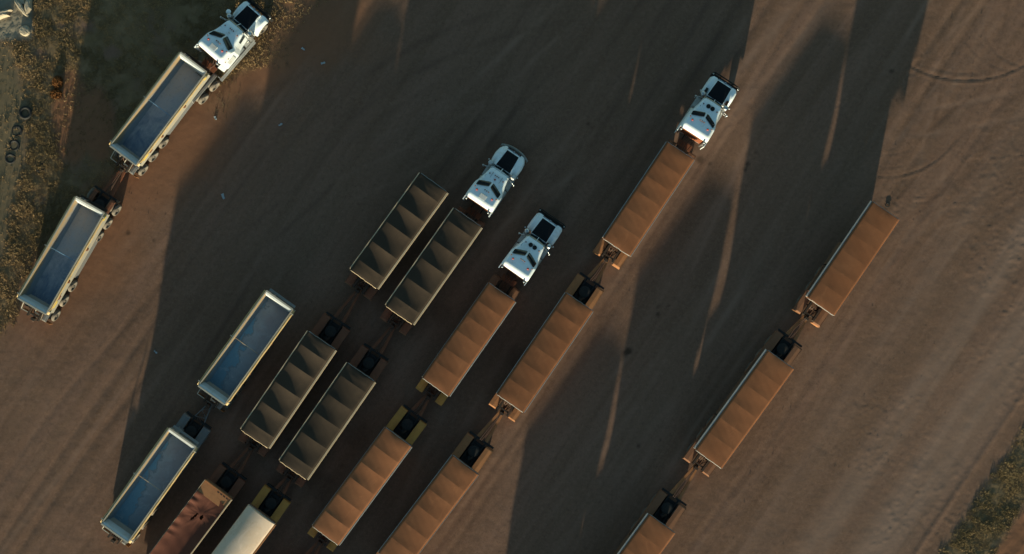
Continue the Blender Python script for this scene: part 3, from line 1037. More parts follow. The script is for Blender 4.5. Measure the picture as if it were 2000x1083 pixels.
TR['E3'] = tarped('orange tarpaulin tipper below the picture at the tail of the yellow mudguard train', (556, 1155), (415, 1345), ORANGE_LONG, 'tarp_orange', 'plate_ochre', GO, even(ORANGE_LONG, 5), 0.13, 0.04, 17, rail='rail_grey', left_rail=0.06, right_rail=0.05)

# tipper with the collapsed dark red cover
x, y, rz = place((425, 958), (290, 1138))
root = thing('tipper_trailer', 'tipper with a collapsed torn dark red cover and bare ochre front, bottom left', 'trailer', (x, y, 0), rz)
TR['C3'] = root
L = OPEN
trailer_frame(root, L, 'plate_rust')
link('body', cached(('body', L, 'side_brown'), lambda: body_mb(L), 'side_brown'), root)
for s, wd in ((-1, 0.05), (1, 0.10)):
    link('top_rail', cached(('top_rail', L, s, 'red'), lambda: rail_mb(L, s, 1.255, wd, TOP + 0.03), 'rail_cream'), root)
q = MB()
q.box(-1.24, 1.24, L / 2 - 1.0, L / 2 - 0.02, TOP - 0.08, TOP - 0.02)
q.box(-1.24, 1.24, L / 2 - 0.02, L / 2 + 0.05, TOP - 0.25, TOP + 0.02)
q.build('front_deck', 'plate_tan', root)
for k in range(4):
    MB().box(0.05 + k * 0.28, 0.23 + k * 0.28, L / 2 - 0.17, L / 2 - 0.09, TOP - 0.018, TOP - 0.008).build('deck_slot', 'black_steel', root)
G = []
yt = L / 2 - 2.35
ny2, nx2 = 110, 40
for i in range(ny2 + 1):
    yy = -L / 2 - 0.03 + (L - 0.62) * i / ny2
    row = []
    for j in range(nx2 + 1):
        u = -1 + 2 * j / nx2
        xx = u * 1.25
        front = (yy - (L / 2 - 0.65)) / 0.9
        dx, dy = xx - 0.12, yy - yt
        rr = hypot(dx, dy)
        an = math.atan2(dy, dx)
        dip = 0.22 * (1 - abs(u) ** 2.2)
        zz = TOP + 0.05 - dip * (0.45 + 0.55 * sstep((L / 2 - 0.6 - yy) / 2))
        zz += 0.07 * math.exp(-(rr / 0.5) ** 2)
        zz += 0.011 * math.exp(-(rr / 1.3) ** 2) * (0.5 * sin(an * 7 + 1.0 + rr) + 0.6 * sin(an * 17 + rr * 3) + 0.4 * sin(an * 29 + 2)) * min(1, rr * 2)
        zz += 0.007 * sin(u * 9 + yy * 2.3) * sin(yy * 1.7 + 1) + 0.004 * sin(yy * 6 + u * 4)
        zz += 0.028 * math.exp(-((u + 0.9) / 0.35) ** 2) * sin(yy * 7 + sin(yy * 2)) * (1 if yy > -0.5 else 0.4)
        yq = yy + (0.22 * sin(u * 2.6 + 0.6) - 0.12) * sstep(i / ny2 * 3 - 2)
        row.append((xx, yq, zz))
    G.append(row)
def torn(i, j):
    yy = -L / 2 - 0.03 + (L - 0.62) * i / ny2
    xx = (-1 + 2 * (j + .5) / nx2) * 1.25
    a1 = (xx - (-0.16)) + (yy - (yt - 0.42)) * -0.2
    s1 = abs(xx + 0.12 - (yy - yt) * 0.25) < 0.075 and -0.85 < yy - yt < -0.12
    s2 = hypot((xx - 0.27) / 0.13, (yy - yt + 0.22) / 0.20) < 1
    return s1 or s2
MB().grid(G, True, skip=torn, flip=True).build('torn_cover', 'tarp_red', root)

# tipper with the smooth white cover
L = ORANGE_LONG
TR['D3'] = tarped('tipper under a smooth white tarpaulin with ochre dolly mudguards, at the bottom edge', (510, 1006), (368, 1196), L, 'tarp_white', 'plate_ochre', None, [0.0], 0.30, 0.006, 18, rail='plate_tan', left_rail=0.04, right_rail=0.12, wrinkle=0.004, band=True)


# ------------------------------------------------------------------ dollies
def dolly(label, tr_front, prev_rear, plate, lattice=False, lead=1.75, steel='rust_steel', beam='rust_steel', bare=False):
    """local origin under the headboard of the trailer it carries, +y towards the trailer ahead"""
    fx, fy = P(*tr_front, TOP)
    px, py = P(*prev_rear, TOP)
    gap = hypot(px - fx, py - fy)
    rz = math.atan2(-(px - fx), py - fy)
    root = thing('trailer_dolly', label, 'dolly', (fx, fy, 0), rz, 'dollies between the trailers')
    for y in (lead - 0.55, lead - 1.85, lead - 3.1) if bare else (lead - 1.0, lead - 2.3, lead - 3.6):
        axle(root, y, 1.19 if bare else 1.08)
    for s in (-1, 1):
        link('mudguard', cached(('dolly_guard', s, plate, lead, bare), lambda: plate_mb(s, lead - 4.3, lead, 1.26, 0.98 if bare else 1.26), plate), root)
    q = MB()
    for s in (-1, 1):
        q.box(s * 0.42 - 0.06, s * 0.42 + 0.06, lead - 4.2, lead + 0.05, 0.86, 1.04)
    q.box(-1.15, 1.15, lead + 0.05, lead + 0.20, 0.82, 1.06)
    for k in range(4):
        q.box(-0.36, 0.36, lead - 0.6 - k * 1.1, lead - 0.48 - k * 1.1, 0.86, 1.0)
    q.box(-0.60, 0.60, lead - 4.0, lead - 0.2, 0.80, 0.855)
    q.build('frame', 'black_steel', root)
    q = MB()
    q.lathe([(0.02, 1.06), (0.44, 1.06), (0.47, 1.10), (0.47, 1.16), (0.42, 1.18), (0.18, 1.17), (0.02, 1.17)], (0, lead - 0.95, 0), 'z', 28)
    q.box(-0.10, 0.10, lead - 1.7, lead - 1.3, 1.05, 1.13)
    q.build('turntable', 'black_steel', root)
    MB().bar((0.05, lead - 1.75, 1.10), (0.25, lead - 1.35, 1.20), 0.16, 0.03).build('locking_jaw', 'chassis_steel', root)
    # tapered drawbar running forward under the trailer ahead
    yb, ye = lead + 0.20, gap - 0.85
    q = MB()
    if lattice:
        for s in (-1, 1):
            q.bar((s * 0.46, yb, 0.93), (s * 0.08, ye, 0.93), 0.07, 0.08)
        for k in range(5):
            t0, t1 = k / 5, (k + 1) / 5
            w0, w1 = 0.46 - 0.38 * t0, 0.46 - 0.38 * t1
            sg = 1 if k % 2 else -1
            q.bar((sg * w0, yb + (ye - yb) * t0, 0.93), (-sg * w1, yb + (ye - yb) * t1, 0.93), 0.05, 0.05)
        q.build('drawbar', 'plate_grey', root)
    else:
        for s in (-1, 1):
            x0, x1 = 0.52 * s, 0.17 * s
            a0, a1 = 0.24 * s, 0.03 * s
            vs_ = [(x0, yb, 0.82), (a0, yb, 0.82), (a1, ye, 0.82), (x1, ye, 0.82), (x0, yb, 1.0), (a0, yb, 1.0), (a1, ye, 1.0), (x1, ye, 1.0)]
            fs_ = [(0, 3, 2, 1), (4, 5, 6, 7), (0, 1, 5, 4), (1, 2, 6, 5), (2, 3, 7, 6), (3, 0, 4, 7)]
            if s < 0:
                fs_ = [f[::-1] for f in fs_]
            b_ = MB().add(vs_, fs_)
            b_.build('drawbar_beam', beam, root)
    q = MB()
    q.lathe([(0.05, 0.85), (0.12, 0.85), (0.12, 1.0), (0.05, 1.0)], (0, ye + 0.1, 0), 'z', 14, True)
    q.build('tow_eye', steel, root)
    r = random.Random(int(fx * 100))
    q = MB()
    for k in range(3):
        x0 = -0.14 + 0.14 * k
        pts = [(x0, yb - 0.1, 1.08), (x0 + r.uniform(-.08, .08), yb + (ye - yb) * .3, 1.14), (x0 * .4 + r.uniform(-.06, .06), yb + (ye - yb) * .7, 1.12), (x0 * .2, ye + 0.4, 1.2)]
        q.tube(smooth_path(pts, 3), 0.028, 6)
    q.build('air_hose', 'hose_red', root)
    return root


dolly('rusty dolly with three dusty right wheels in front of the far left blue bed tipper', (175, 402), (241, 303), 'plate_rust', lead=1.1, bare=True)
dolly('grey dolly with an open lattice drawbar between the two muddy blue bed tippers', (353, 860), (414, 771), 'plate_grey', lattice=True, lead=1.45)
dolly('dark rusty dolly between the two grey tarpaulin tippers nearest the blue bed', (627, 667), (711, 544), 'plate_rust')
dolly('dark rusty dolly with a plated deck ahead of the darkest grey tarpaulin tipper', (703, 730), (780, 615), 'plate_rust')
dolly('dark dolly ahead of the collapsed red cover at bottom left', (425, 958), (498, 856), 'plate_rust', lead=1.3)
dolly('dolly with ochre mudguards ahead of the white tarpaulin tipper', (510, 1006), (574, 916), 'plate_ochre', lead=1.6)
dolly('dolly with bright yellow mudguards and black turntable, lower middle', (776, 856), (852, 754), 'plate_ochre', lead=1.95)
dolly('dolly with tan mudguards and sunlit drawbar behind the highest orange tipper on the right', (1131, 591), (1205, 482), 'plate_tan', lead=1.9, beam='plate_tan')
dolly('dolly with one dark and one sunlit tan mudguard beside the sunlit dirt lane', (908, 910), (997, 787), 'plate_tan', lead=2.0, beam='plate_tan')
dolly('dolly with brown mudguards between the first two tippers of the far right train', (1525, 703), (1604, 598), 'plate_brown', lead=1.85, beam='plate_tan')
dolly('dolly with brown mudguards nearest the bottom edge in the far right train', (1293, 1024), (1384, 897), 'plate_brown', lead=2.0, beam='plate_tan')
dolly('dolly with brown mudguards below the picture in the far right train', (1070, 1331), (1152, 1216), 'plate_brown', lead=1.9, beam='plate_tan')
dolly('dolly with tan mudguards below the picture beside the lane', (683, 1210), (765, 1098), 'plate_tan', lead=1.9)
dolly('dolly with yellow mudguards below the picture', (556, 1155), (637, 1044), 'plate_ochre', lead=1.9)


# ------------------------------------------------------------------ trucks
def cab_hw(y):
    return float(np.interp(y, [-0.1, 0.0, 0.2, 1.35, 1.75, 2.2, 2.95], [1.20, 1.24, 1.25, 1.21, 1.06, 0.96, 0.83]))


def cab_z(x, y):
    low = 2.98 - 0.13 * (y - 1.5) + 0.05 * (1 - (x / 0.9) ** 2) - 0.10 * sstep((y - 2.66) / 0.30)
    yv = 2.02 - 0.44 * sqrt((min(abs(x), 1.1)) ** 2 + 0.01)
    t = sstep((yv - y) / 0.52)
    high = 3.62 - 0.20 * y + 0.07 * (1 - (x / 1.25) ** 2)
    z = low + (high - low) * t
    if y < 0.42:
        z -= 0.22 * ((0.42 - y) / 0.48) ** 2
    return z


def surf(x, y):
    u = abs(x) / cab_hw(y)
    return cab_z(x, y) - (0.30 * max(0.0, (u - 0.82) / 0.18) ** 2)


def truck(label, rear_c, ahead, style='classic', vents=False, fender_vents=False, disc_mirror=False, guard='plate_brown', side_gear=False):
    """rear_c: photo pixel of the top rear edge of the sleeper; ahead: a pixel further up the truck's axis"""
    ax_, ay_ = P(*rear_c, 3.45)
    bx, by = P(*ahead, 3.45)
    rz = math.atan2(-(bx - ax_), by - ay_)
    root = thing('semi_truck', label, 'truck', (ax_, ay_, 0), rz, 'white bonneted prime movers')
    # cab and sleeper: one continuous shell
    ys = lin(-0.06, 0.3, 6) + lin(0.3, 2.2, 34)[1:] + lin(2.2, 2.96, 14)[1:]
    us = [-1, -.97, -.93, -.88, -.82] + lin(-.74, .74, 22) + [.82, .88, .93, .97, 1]
    G = [[(u * cab_hw(y), y, surf(u * cab_hw(y), y)) for u in us] for y in ys]
    q = MB()
    q.shell([[p for p in row] for row in G[::-1]], lambda x, y: 0.95)
    cab = q.build('cab', 'white_paint', root)
    # raised-roof windows in a V
    for s in (-1, 1):
        W = []
        for i in range(9):
            a = 0.07 + 0.95 * i / 8
            row = []
            for j in range(5):
                d = 0.03 + 0.45 * j / 4 + (0.04 if i in (0, 8) and j in (0,) else 0) - (0.04 if i in (0, 8) and j == 4 else 0)
                x = s * a
                y = 2.02 - 0.44 * sqrt(a * a + 0.01) - d
                row.append((x, y, cab_z(x, y) + 0.05 - (0.05 if a > 0.98 else 0)))
            W.append(row)
        if s < 0:
            W = W[::-1]
        MB().shell(W[::-1], lambda x, y: cab_z(x, y) - 0.05).build('roof_window', 'dark_glass', root)
    # windscreen
    def ws(x, t):
        return (x, 2.965 + 0.34 * t - 0.16 * (x / 0.85) ** 2 * t, 2.72 - 0.52 * t)
    Gw = [[ws(-0.82 + 1.64 * j / 10, t) for j in range(11)] for t in (0, .5, 1)]
    MB().shell(Gw, 1.9).build('windscreen', 'dark_glass', root)
    MB().bar((0, 2.99, 2.74), (0, 3.31, 2.215), 0.05, 0.05).build('windscreen_pillar', 'white_paint', root)
    visor = MB().shell([[(-0.84 + 1.68 * j / 10, 3.03 + dy - 0.08 * (2 * j / 10 - 1) ** 2, 2.70 - dz) for j in range(11)] for dy, dz in ((-0.08, -0.02), (0.06, 0.03))], 2.64)
    visor.build('sun_visor', 'rail_cream' if style != 'aero' else 'white_trim', root)
    for s in (-1, 1):
        q = MB()
        q.add([(s * 0.975, 2.12, 2.0), (s * 0.87, 2.78, 2.0), (s * 0.87, 2.78, 2.62), (s * 0.975, 2.12, 2.62)], [(0, 1, 2, 3) if s > 0 else (3, 2, 1, 0)])
        q.v = [(v[0] + s * 0.012, v[1], v[2]) for v in q.v]
        q.build('side_window', 'dark_glass', root)
    # bonnet
    bw0, bw1 = (0.76, 0.66) if style != 'aero' else (0.84, 0.70)
    yb0, yb1 = 3.28, 4.86
    def bz(u, y):
        t = (y - yb0) / (yb1 - yb0)
        return 2.16 - 0.14 * t - 0.10 * u ** 4 - 0.10 * sstep((y - 4.7) / 0.18)
    Gb = [[(u * (bw0 + (bw1 - bw0) * (y - yb0) / (yb1 - yb0)), y, bz(u, y)) for u in lin(-1, 1, 16)] for y in lin(yb0, yb1, 14)]
    MB().shell(Gb[::-1], 1.0).build('bonnet', 'white_paint', root)
    k_ = 0.93 if style != 'aero' else 0.76
    def pan(u, y):
        wy = bw0 + (bw1 - bw0) * (y - yb0) / (yb1 - yb0)
        return (u * k_ * wy, y, bz(u * k_, y) + 0.012)
    MB().shell([[pan(u, y) for u in lin(-1, 1, 12)] for y in lin(yb0 + 0.04, yb1 - 0.10, 12)][::-1], lambda x, y: 2.0).build('bonnet_panel', 'black_bonnet', root)
    # wings
    for s in (-1, 1):
        F = []
        y0, y1 = (3.42, 4.98) if style != 'aero' else (3.10, 5.02)
        for y in lin(y0, y1, 18):
            t = (y - y0) / (y1 - y0)
            if style == 'aero':
                xo = float(np.interp(t, [0, .25, .55, .8, .93, 1], [1.10, 1.22, 1.25, 1.16, 1.02, .86]))
                zt = 1.72 + 0.22 * sin(pi * min(1, t * 1.05)) - 0.42 * max(0, t - .75) ** 2 * 6
            else:
                xo = float(np.interp(t, [0, .06, .5, .9, 1], [1.20, 1.25, 1.26, 1.22, 1.10]))
                zt = 1.50 + 0.22 * sin(pi * t) ** 0.8
            xi = 0.66 if style != 'aero' else 0.62
            row = []
            for j in range(11):
                k2 = j / 10
                x = xi + (xo - xi) * k2
                row.append((s * x, y, zt - 0.30 * max(0, (k2 - 0.72) / 0.28) ** 2 + (0.14 * (1 - k2) ** 2 if style == 'aero' else 0.05 * (1 - k2))))
            F.append(row)
        if s > 0:
            F = F[::-1]
        cy = 4.25
        MB().shell(F, lambda x, y: 0.72 if abs(y - cy) > 0.62 else 0.72 + sqrt(max(0, .62 ** 2 - (y - cy) ** 2)) * 0.8).build('wing', 'white_paint', root)
        if fender_vents:
            MB().box(min(s * .86, s * 1.06), max(s * .86, s * 1.06), 3.52, 3.86, 1.5, 1.79).build('wing_box', 'black_steel' if s < 0 else 'red_dust_panel', root)
        MB().box(min(s * .72, s * 1.02), max(s * .72, s * 1.02), 4.985, 5.03, 1.12, 1.40).build('headlight', 'chrome', root)
    # grille, bumper and bar
    q = MB()
    q.box(-0.64, 0.64, 4.865, 4.93, 0.95, 1.93, 0.04, 0)
    gr = q.build('grille', 'chrome', root)
    MB().box(-0.05, 0.05, 4.84, 4.98, 1.93, 2.03).build('ornament', 'chrome', root)
    if style == 'aero':
        q = MB()
        pts = lin(-1.25, 1.25, 14)
        Gq = [[(x, 5.30 - 0.32 * (abs(x) / 1.25) ** 2.4 + dy, z) for x in pts] for dy, z in ((-0.18, 0.78), (-0.16, 0.98), (-0.03, 1.02), (0.05, 0.95), (0.05, 0.40))]
        q.grid(Gq[::-1], True, flip=True)
        q.grid(Gq, True, flip=False)
        q.build('bumper', 'alloy', root)
        for x in (-0.5, 0.5):
            MB().bar((x, 5.05, 0.6), (x, 5.28, 0.9), 0.08, 0.3).build('bumper_bracket', 'black_steel', root)
    else:
        q = MB()
        q.box(-1.27, 1.27, 5.06, 5.28, 0.32, 1.06, 0.02, 0.03)
        q.build('bumper', 'black_steel', root)
        q = MB()
        q.tube([(-1.24, 5.26, 1.28), (-1.05, 5.32, 1.32), (1.05, 5.32, 1.32), (1.24, 5.26, 1.28)], 0.045, 8)
        q.tube([(-0.75, 5.3, 1.5), (0.75, 5.3, 1.5)], 0.04, 8)
        for x in (-1.05, -0.55, 0.55, 1.05):
            q.bar((x, 5.28, 0.8), (x, 5.30, 1.5 if abs(x) < .8 else 1.3), 0.07, 0.07)
        q.build('bull_bar', 'black_steel', root)
        for x in (-1.15, 1.15):
            MB().lathe([(0.02, 0), (0.06, 0.02), (0.07, 0.10), (0.02, 0.14)], (x, 5.2, 1.05), 'z', 10).build('fog_lamp', 'chrome', root)
    # roof furniture
    def spot(x, y, r, h, name, mat, nn=10):
        z = surf(x, y)
        MB().lathe([(r, -0.04), (r, h * .5), (r * .7, h), (r * .2, h * 1.05)], (x, y, z), 'z', nn).build(name, mat, root)
    for x in (-0.62, 0.62):
        spot(x, 2.44, 0.055, 0.10, 'marker_light', 'amber_lens')
    for x in (-0.17, 0, 0.17):
        spot(x, 1.12, 0.05, 0.10, 'marker_light', 'amber_lens')
    for x in (-0.98, 0.98):
        spot(x, 0.98, 0.05, 0.10, 'marker_light', 'amber_lens')
    for x in (-0.70, 0.70):
        spot(x, 0.80, 0.085, 0.13, 'beacon', 'red_lens', 14)
    if vents:
        for x in (-0.19, 0.19):
            z = surf(x, 2.46)
            v_ = MB().lathe([(0.17, -0.05), (0.175, 0.05), (0.15, 0.07), (0.13, 0.03), (0.02, 0.02)], (x, 2.46, z), 'z', 20).build('roof_vent', 'black_steel', root)
        spot(0.02, 2.62, 0.045, 0.12, 'aerial', 'chrome')
    else:
        for x in (-0.16, 0, 0.16):
            spot(x, 2.52, 0.05, 0.10, 'marker_light', 'amber_lens')
        spot(0, 2.22, 0.075, 0.10, 'roof_hatch', 'red_lens' if style == 'aero' else 'white_trim', 14)
    if style == 'aero':
        for x in (-0.42, 0.42):
            MB().box(x - 0.012, x + 0.012, 2.05, 2.68, surf(x, 2.3) - 0.03, surf(x, 2.3) + 0.02).build('roof_seam', 'rail_grey', root)
    # aerials and the air-conditioner, placed differently on each truck
    rq = random.Random(int(abs(ax_) * 100 + abs(ay_)))
    for x in (-0.80, 0.78)[:rq.choice((1, 2))]:
        z = surf(x, 2.2)
        MB().tube([(x, 2.2, z - .03), (x + .02, 2.1, z + 0.5), (x + .05, 1.95, z + 0.95)], 0.012, 6).build('whip_aerial', 'black_steel', root)
    if style == 'aero' or side_gear:
        MB().box(-0.30, 0.30, 0.35, 0.78, surf(0, .55) - .06, surf(0, .55) + 0.05, 0.03, 0.03).build('roof_cooler', 'white_trim', root)
    # mirrors, air cleaners, stacks
    for s in (-1, 1):
        MB().tube([(s * 0.9, 2.85, 1.9), (s * 1.42, 2.72, 1.9)], 0.022, 6).build('mirror_arm', 'chrome', root)
        ar = MB().tube([(s * 0.9, 2.85, 2.5), (s * 1.42, 2.72, 2.5)], 0.022, 6).build('mirror_arm', 'chrome', root)
        MB().lathe([(0.02, -0.36), (0.07, -0.34), (0.08, 0.30), (0.02, 0.36)], (s * 1.44, 2.70, 2.2), 'z', 12).build('mirror_head', 'chrome', ar)
        MB().lathe([(0.03, 1.25), (0.20, 1.27), (0.20, 2.32), (0.17, 2.42), (0.03, 2.46)], (s * 1.06, 3.2, 0), 'z', 18).build('air_cleaner', 'chrome' if style == 'classic' else 'white_trim', root)
        MB().lathe([(0.02, 0.0), (0.055, 0.02), (0.06, 0.10), (0.03, 0.14)], (s * 1.34, 3.36, 1.95), 'z', 12).build('wing_mirror', 'white_trim', root)
        q = MB()
        q.lathe([(0.075, 0.9), (0.075, 3.55), (0.05, 3.56)], (s * 1.02, -0.20, 0), 'z', 12)
        q.build('exhaust_stack', 'chrome', root)
    if disc_mirror:
        q = MB().lathe([(0.02, 0.0), (0.18, 0.02), (0.20, 0.08), (0.10, 0.14), (0.02, 0.15)], (-1.35, 3.42, 2.1), 'z', 18)
        q.tube([(-0.9, 3.0, 2.1), (-1.35, 3.42, 2.1)], 0.03, 6)
        q.build('disc_mirror', 'white_paint', root)
    # back of the sleeper and the frame behind it
    q = MB()
    q.box(-1.16, 1.16, -0.10, -0.065, 1.25, 3.18)
    q.build('rear_panel', 'red_dust_panel', root)
    for s in (-1, 1):
        q = MB()
        q.box(min(s * 1.19, s * 1.235), max(s * 1.19, s * 1.235), -0.42, -0.062, 1.2, 3.25)
        q.build('side_extender', 'white_paint', root)
    q = MB()
    for s in (-1, 1):
        q.box(s * 0.43 - 0.05, s * 0.43 + 0.05, -4.1, 4.8, 0.80, 1.06)
    for y in (-3.9, -2.2, -0.9):
        q.box(-0.37, 0.37, y - 0.07, y + 0.07, 0.84, 1.02)
    q.build('chassis', 'chassis_steel', root)
    q = MB()
    q.lathe([(0.02, 1.07), (0.50, 1.07), (0.50, 1.15), (0.44, 1.20), (0.02, 1.19)], (0, -2.6, 0), 'z', 24)
    q.build('fifth_wheel', 'black_steel', root)
    q = MB()
    r = random.Random(int(ax_ * 10))
    for k in range(5):
        x = -0.36 + 0.18 * k
        pts = [(x, -0.12, 1.9), (x + r.uniform(-.15, .15), -0.5, 1.75), (x * .7 + r.uniform(-.2, .2), -1.0, 1.4), (x * .8, -1.55, 1.5), (x * .7, -1.9, 1.8)]
        q.tube(smooth_path(pts, 3), 0.025, 6)
    q.build('air_hose', 'hose_red', root)
    q = MB()
    q.box(-0.62, 0.62, -1.05, -0.55, 1.07, 1.14)
    q.build('catwalk', 'rust_steel', root)
    for y in (-1.75, -3.1):
        axle(root, y, 1.19 if side_gear else 1.08)
    axle(root, 4.22, 1.07, True)
    for s in (-1, 1):
        link('rear_mudguard', cached(('rear_mudguard', s, guard, side_gear), lambda: plate_mb(s, -3.9, -0.95, 1.12, 0.96 if side_gear else 1.26), guard), root)
        q = MB()
        q.lathe([(0.02, 0.25), (0.30, 0.27), (0.33, 0.32), (0.33, 2.0), (0.30, 2.05), (0.02, 2.07)], (s * 0.93, 0, 0.78), 'y', 20)
        q.build('fuel_tank', 'alloy', root)
        q = MB()
        q.box(min(s * 0.62, s * 1.25), max(s * 0.62, s * 1.25), 2.12, 3.1, 0.50, 0.62)
        q.box(min(s * 0.82, s * 1.22), max(s * 0.82, s * 1.22), 2.2, 3.0, 0.95, 1.02)
        q.build('cab_step', 'alloy', root)
    if side_gear:
        q = MB()
        q.box(1.30, 1.42, -1.1, 3.0, 0.95, 1.02)
        q.box(1.44, 1.52, -1.1, 3.0, 0.90, 0.97)
        for y in (-1.0, 0.4, 1.8, 2.9):
            q.box(1.02, 1.52, y - 0.04, y + 0.04, 0.86, 0.895)
        q.build('side_rail', 'alloy', root)
        MB().box(1.19, 1.262, 0.35, 1.05, 1.35, 2.35).build('locker_door', 'white_trim', root)
        for y in (0.28, 0.62):
            MB().box(1.225, 1.27, y - 0.05, y + 0.05, 2.75, 2.87).build('door_latch', 'rust_steel', root)
    return root


def ahead_of(c_, deg, d=120):
    return (c_[0] + d * sin(radians(deg)), c_[1] - d * cos(radians(deg)))


c_ = (408, 104)
truck('white bonneted truck with a round left mirror parked on grass beside the verge, top left', c_, ahead_of(c_, 41), disc_mirror=True, side_gear=True, guard='plate_grey')
c_ = (935, 397)
truck('white truck with a curved silver bumper and flowing wings, ahead of the grey tarpaulins', c_, ahead_of(c_, 34), style='aero', guard='plate_rust')
c_ = (1005, 532)
truck('white truck with two black roof vents and plain wings, in the shade in the middle', c_, ahead_of(c_, 35), vents=True, guard='plate_brown')
c_ = (1356, 261)
truck('white truck with black roof vents, boxes on its wings and a sunlit rear edge', c_, ahead_of(c_, 33), vents=True, fender_vents=True, guard='plate_brown')

# ------------------------------------------------------------------ verge: grass, stones, tyres
def blades(name, N, region, density, hmin, hmax, seed, cols, per=6):
    """tufts of narrow bent blades standing on the ground"""
    r = np.random.default_rng(seed)
    x = r.uniform(region[0], region[1], N)
    y = r.uniform(region[2], region[3], N)
    g_, b_, gr_, pl, wd, sm_ = zones(x, y)
    cover = density(g_, b_, gr_, pl, wd, sm_)
    clump = sm(fbm(x, y, 0.9, 140 + seed, 3), 0.30, 0.62)
    keep = r.random(N) < cover * (0.5 + 0.5 * clump)
    x, y, clump = x[keep], y[keep], clump[keep]
    n_ = len(x)
    hh = (hmin + (hmax - hmin) * r.random(n_) ** 1.5) * (0.5 + 0.7 * clump)
    x = np.repeat(x, per); y = np.repeat(y, per); hh = np.repeat(hh, per) * r.uniform(0.5, 1.1, n_ * per)
    n_ = len(x)
    ang = r.uniform(0, 2 * pi, n_)
    ln = hh * r.uniform(0.25, 0.95, n_)
    wv = r.uniform(0.008, 0.022, n_) * (0.7 + hh)
    bx = x + r.normal(0, 0.07, n_); by = y + r.normal(0, 0.07, n_)
    dx, dy = np.cos(ang), np.sin(ang)
    sx, sy = -dy * wv, dx * wv
    p0 = np.stack([bx - sx, by - sy, np.full(n_, -0.02)], -1)
    p1 = np.stack([bx + sx, by + sy, np.full(n_, -0.02)], -1)
    mx, my = bx + dx * ln * 0.35, by + dy * ln * 0.35
    p2 = np.stack([mx + sx * .8, my + sy * .8, hh * 0.72], -1)
    p3 = np.stack([mx - sx * .8, my - sy * .8, hh * 0.72], -1)
    p4 = np.stack([bx + dx * ln, by + dy * ln, hh * r.uniform(0.75, 1.05, n_)], -1)
    vtx = np.stack([p0, p1, p2, p3, p4], 1).reshape(-1, 3)
    base = np.arange(n_) * 5
    tri = np.stack([base, base + 1, base + 2, base, base + 2, base + 3, base + 3, base + 2, base + 4], -1).reshape(-1, 3)
    me = bpy.data.meshes.new(name)
    me.vertices.add(len(vtx)); me.vertices.foreach_set('co', vtx.ravel())
    me.loops.add(len(tri) * 3); me.loops.foreach_set('vertex_index', tri.ravel().astype(np.int32))
    me.polygons.add(len(tri)); me.polygons.foreach_set('loop_start', np.arange(0, len(tri) * 3, 3))
    me.polygons.foreach_set('loop_total', np.full(len(tri), 3))
    me.update(); me.validate()
    tone = np.clip(fbm(bx, by, 0.35, 200 + seed, 3) * 1.3 - 0.15 + r.normal(0, 0.2, n_), 0, 1)
    at = me.attributes.new('tone', 'FLOAT', 'POINT')
    at.data.foreach_set('value', np.repeat(tone, 5).astype(np.float32))
    m, nn, bs = nodes(name + '_blades')
    xa = nn.nodes.new("ShaderNodeAttribute"); xa.attribute_name = 'tone'
    c_ = mixc(nn, ramp(nn, xa.outputs['Fac'], 0.2, 0.8), cols[0], cols[1])
    nn.links.new(c_, bs.inputs['Base Color'])
    bs.inputs['Roughness'].default_value = 0.8
    bs.inputs['Specular IOR Level'].default_value = 0.15
    me.materials.append(m)
    o = link(name, me)
    o['kind'] = 'stuff'
    tag(o, *cols[2])
    return o


blades('dry_grass', 105000, (-41.5, -13, -5, 23), lambda g_, b_, gr_, pl, wd, sm_: g_ * (1 - sm_) + 0.07 * sm_ + 0.06 * b_, 0.03, 0.15, 3,
       ((0.17, 0.112, 0.05), (0.37, 0.232, 0.112), ('dry golden and green grass on the verge at left', 'grass')), per=9)
blades('verge_grass', 15000, (33, 42, -23, -10), lambda g_, b_, gr_, pl, wd, sm_: g_, 0.04, 0.13, 4,
       ((0.13, 0.092, 0.040), (0.30, 0.195, 0.092), ('dry grass strip beside the dirt road, bottom right', 'grass')), per=9)
blades('low_weeds', 16000, (-27, -11, 6, 23), lambda g_, b_, gr_, pl, wd, sm_: wd * 0.5, 0.03, 0.09, 5,
       ((0.07, 0.075, 0.04), (0.17, 0.13, 0.07), ('sparse low weeds growing around the truck on the grass', 'weeds')), per=6)


def clods(name, pts, seed, label, mat):
    r = random.Random(seed)
    q = MB()
    for (x, y, s) in pts:
        k = 5
        a0 = r.uniform(0, 6.28)
        ring = [(x + s * r.uniform(.7, 1.2) * cos(a0 + 2 * pi * i / k), y + s * r.uniform(.7, 1.2) * sin(a0 + 2 * pi * i / k), -0.02) for i in range(k)]
        mid = [(x + (p[0] - x) * .75, y + (p[1] - y) * .75, s * r.uniform(.45, .75)) for p in ring]
        top = (x + r.uniform(-.2, .2) * s, y + r.uniform(-.2, .2) * s, s * r.uniform(.7, .95))
        q.add(ring + mid + [top], [(i, (i + 1) % k, k + (i + 1) % k, k + i) for i in range(k)] + [(k + i, k + (i + 1) % k, 2 * k) for i in range(k)])
    o = q.build(name, mat)
    o['kind'] = 'stuff'
    tag(o, label, 'clods')
    return o


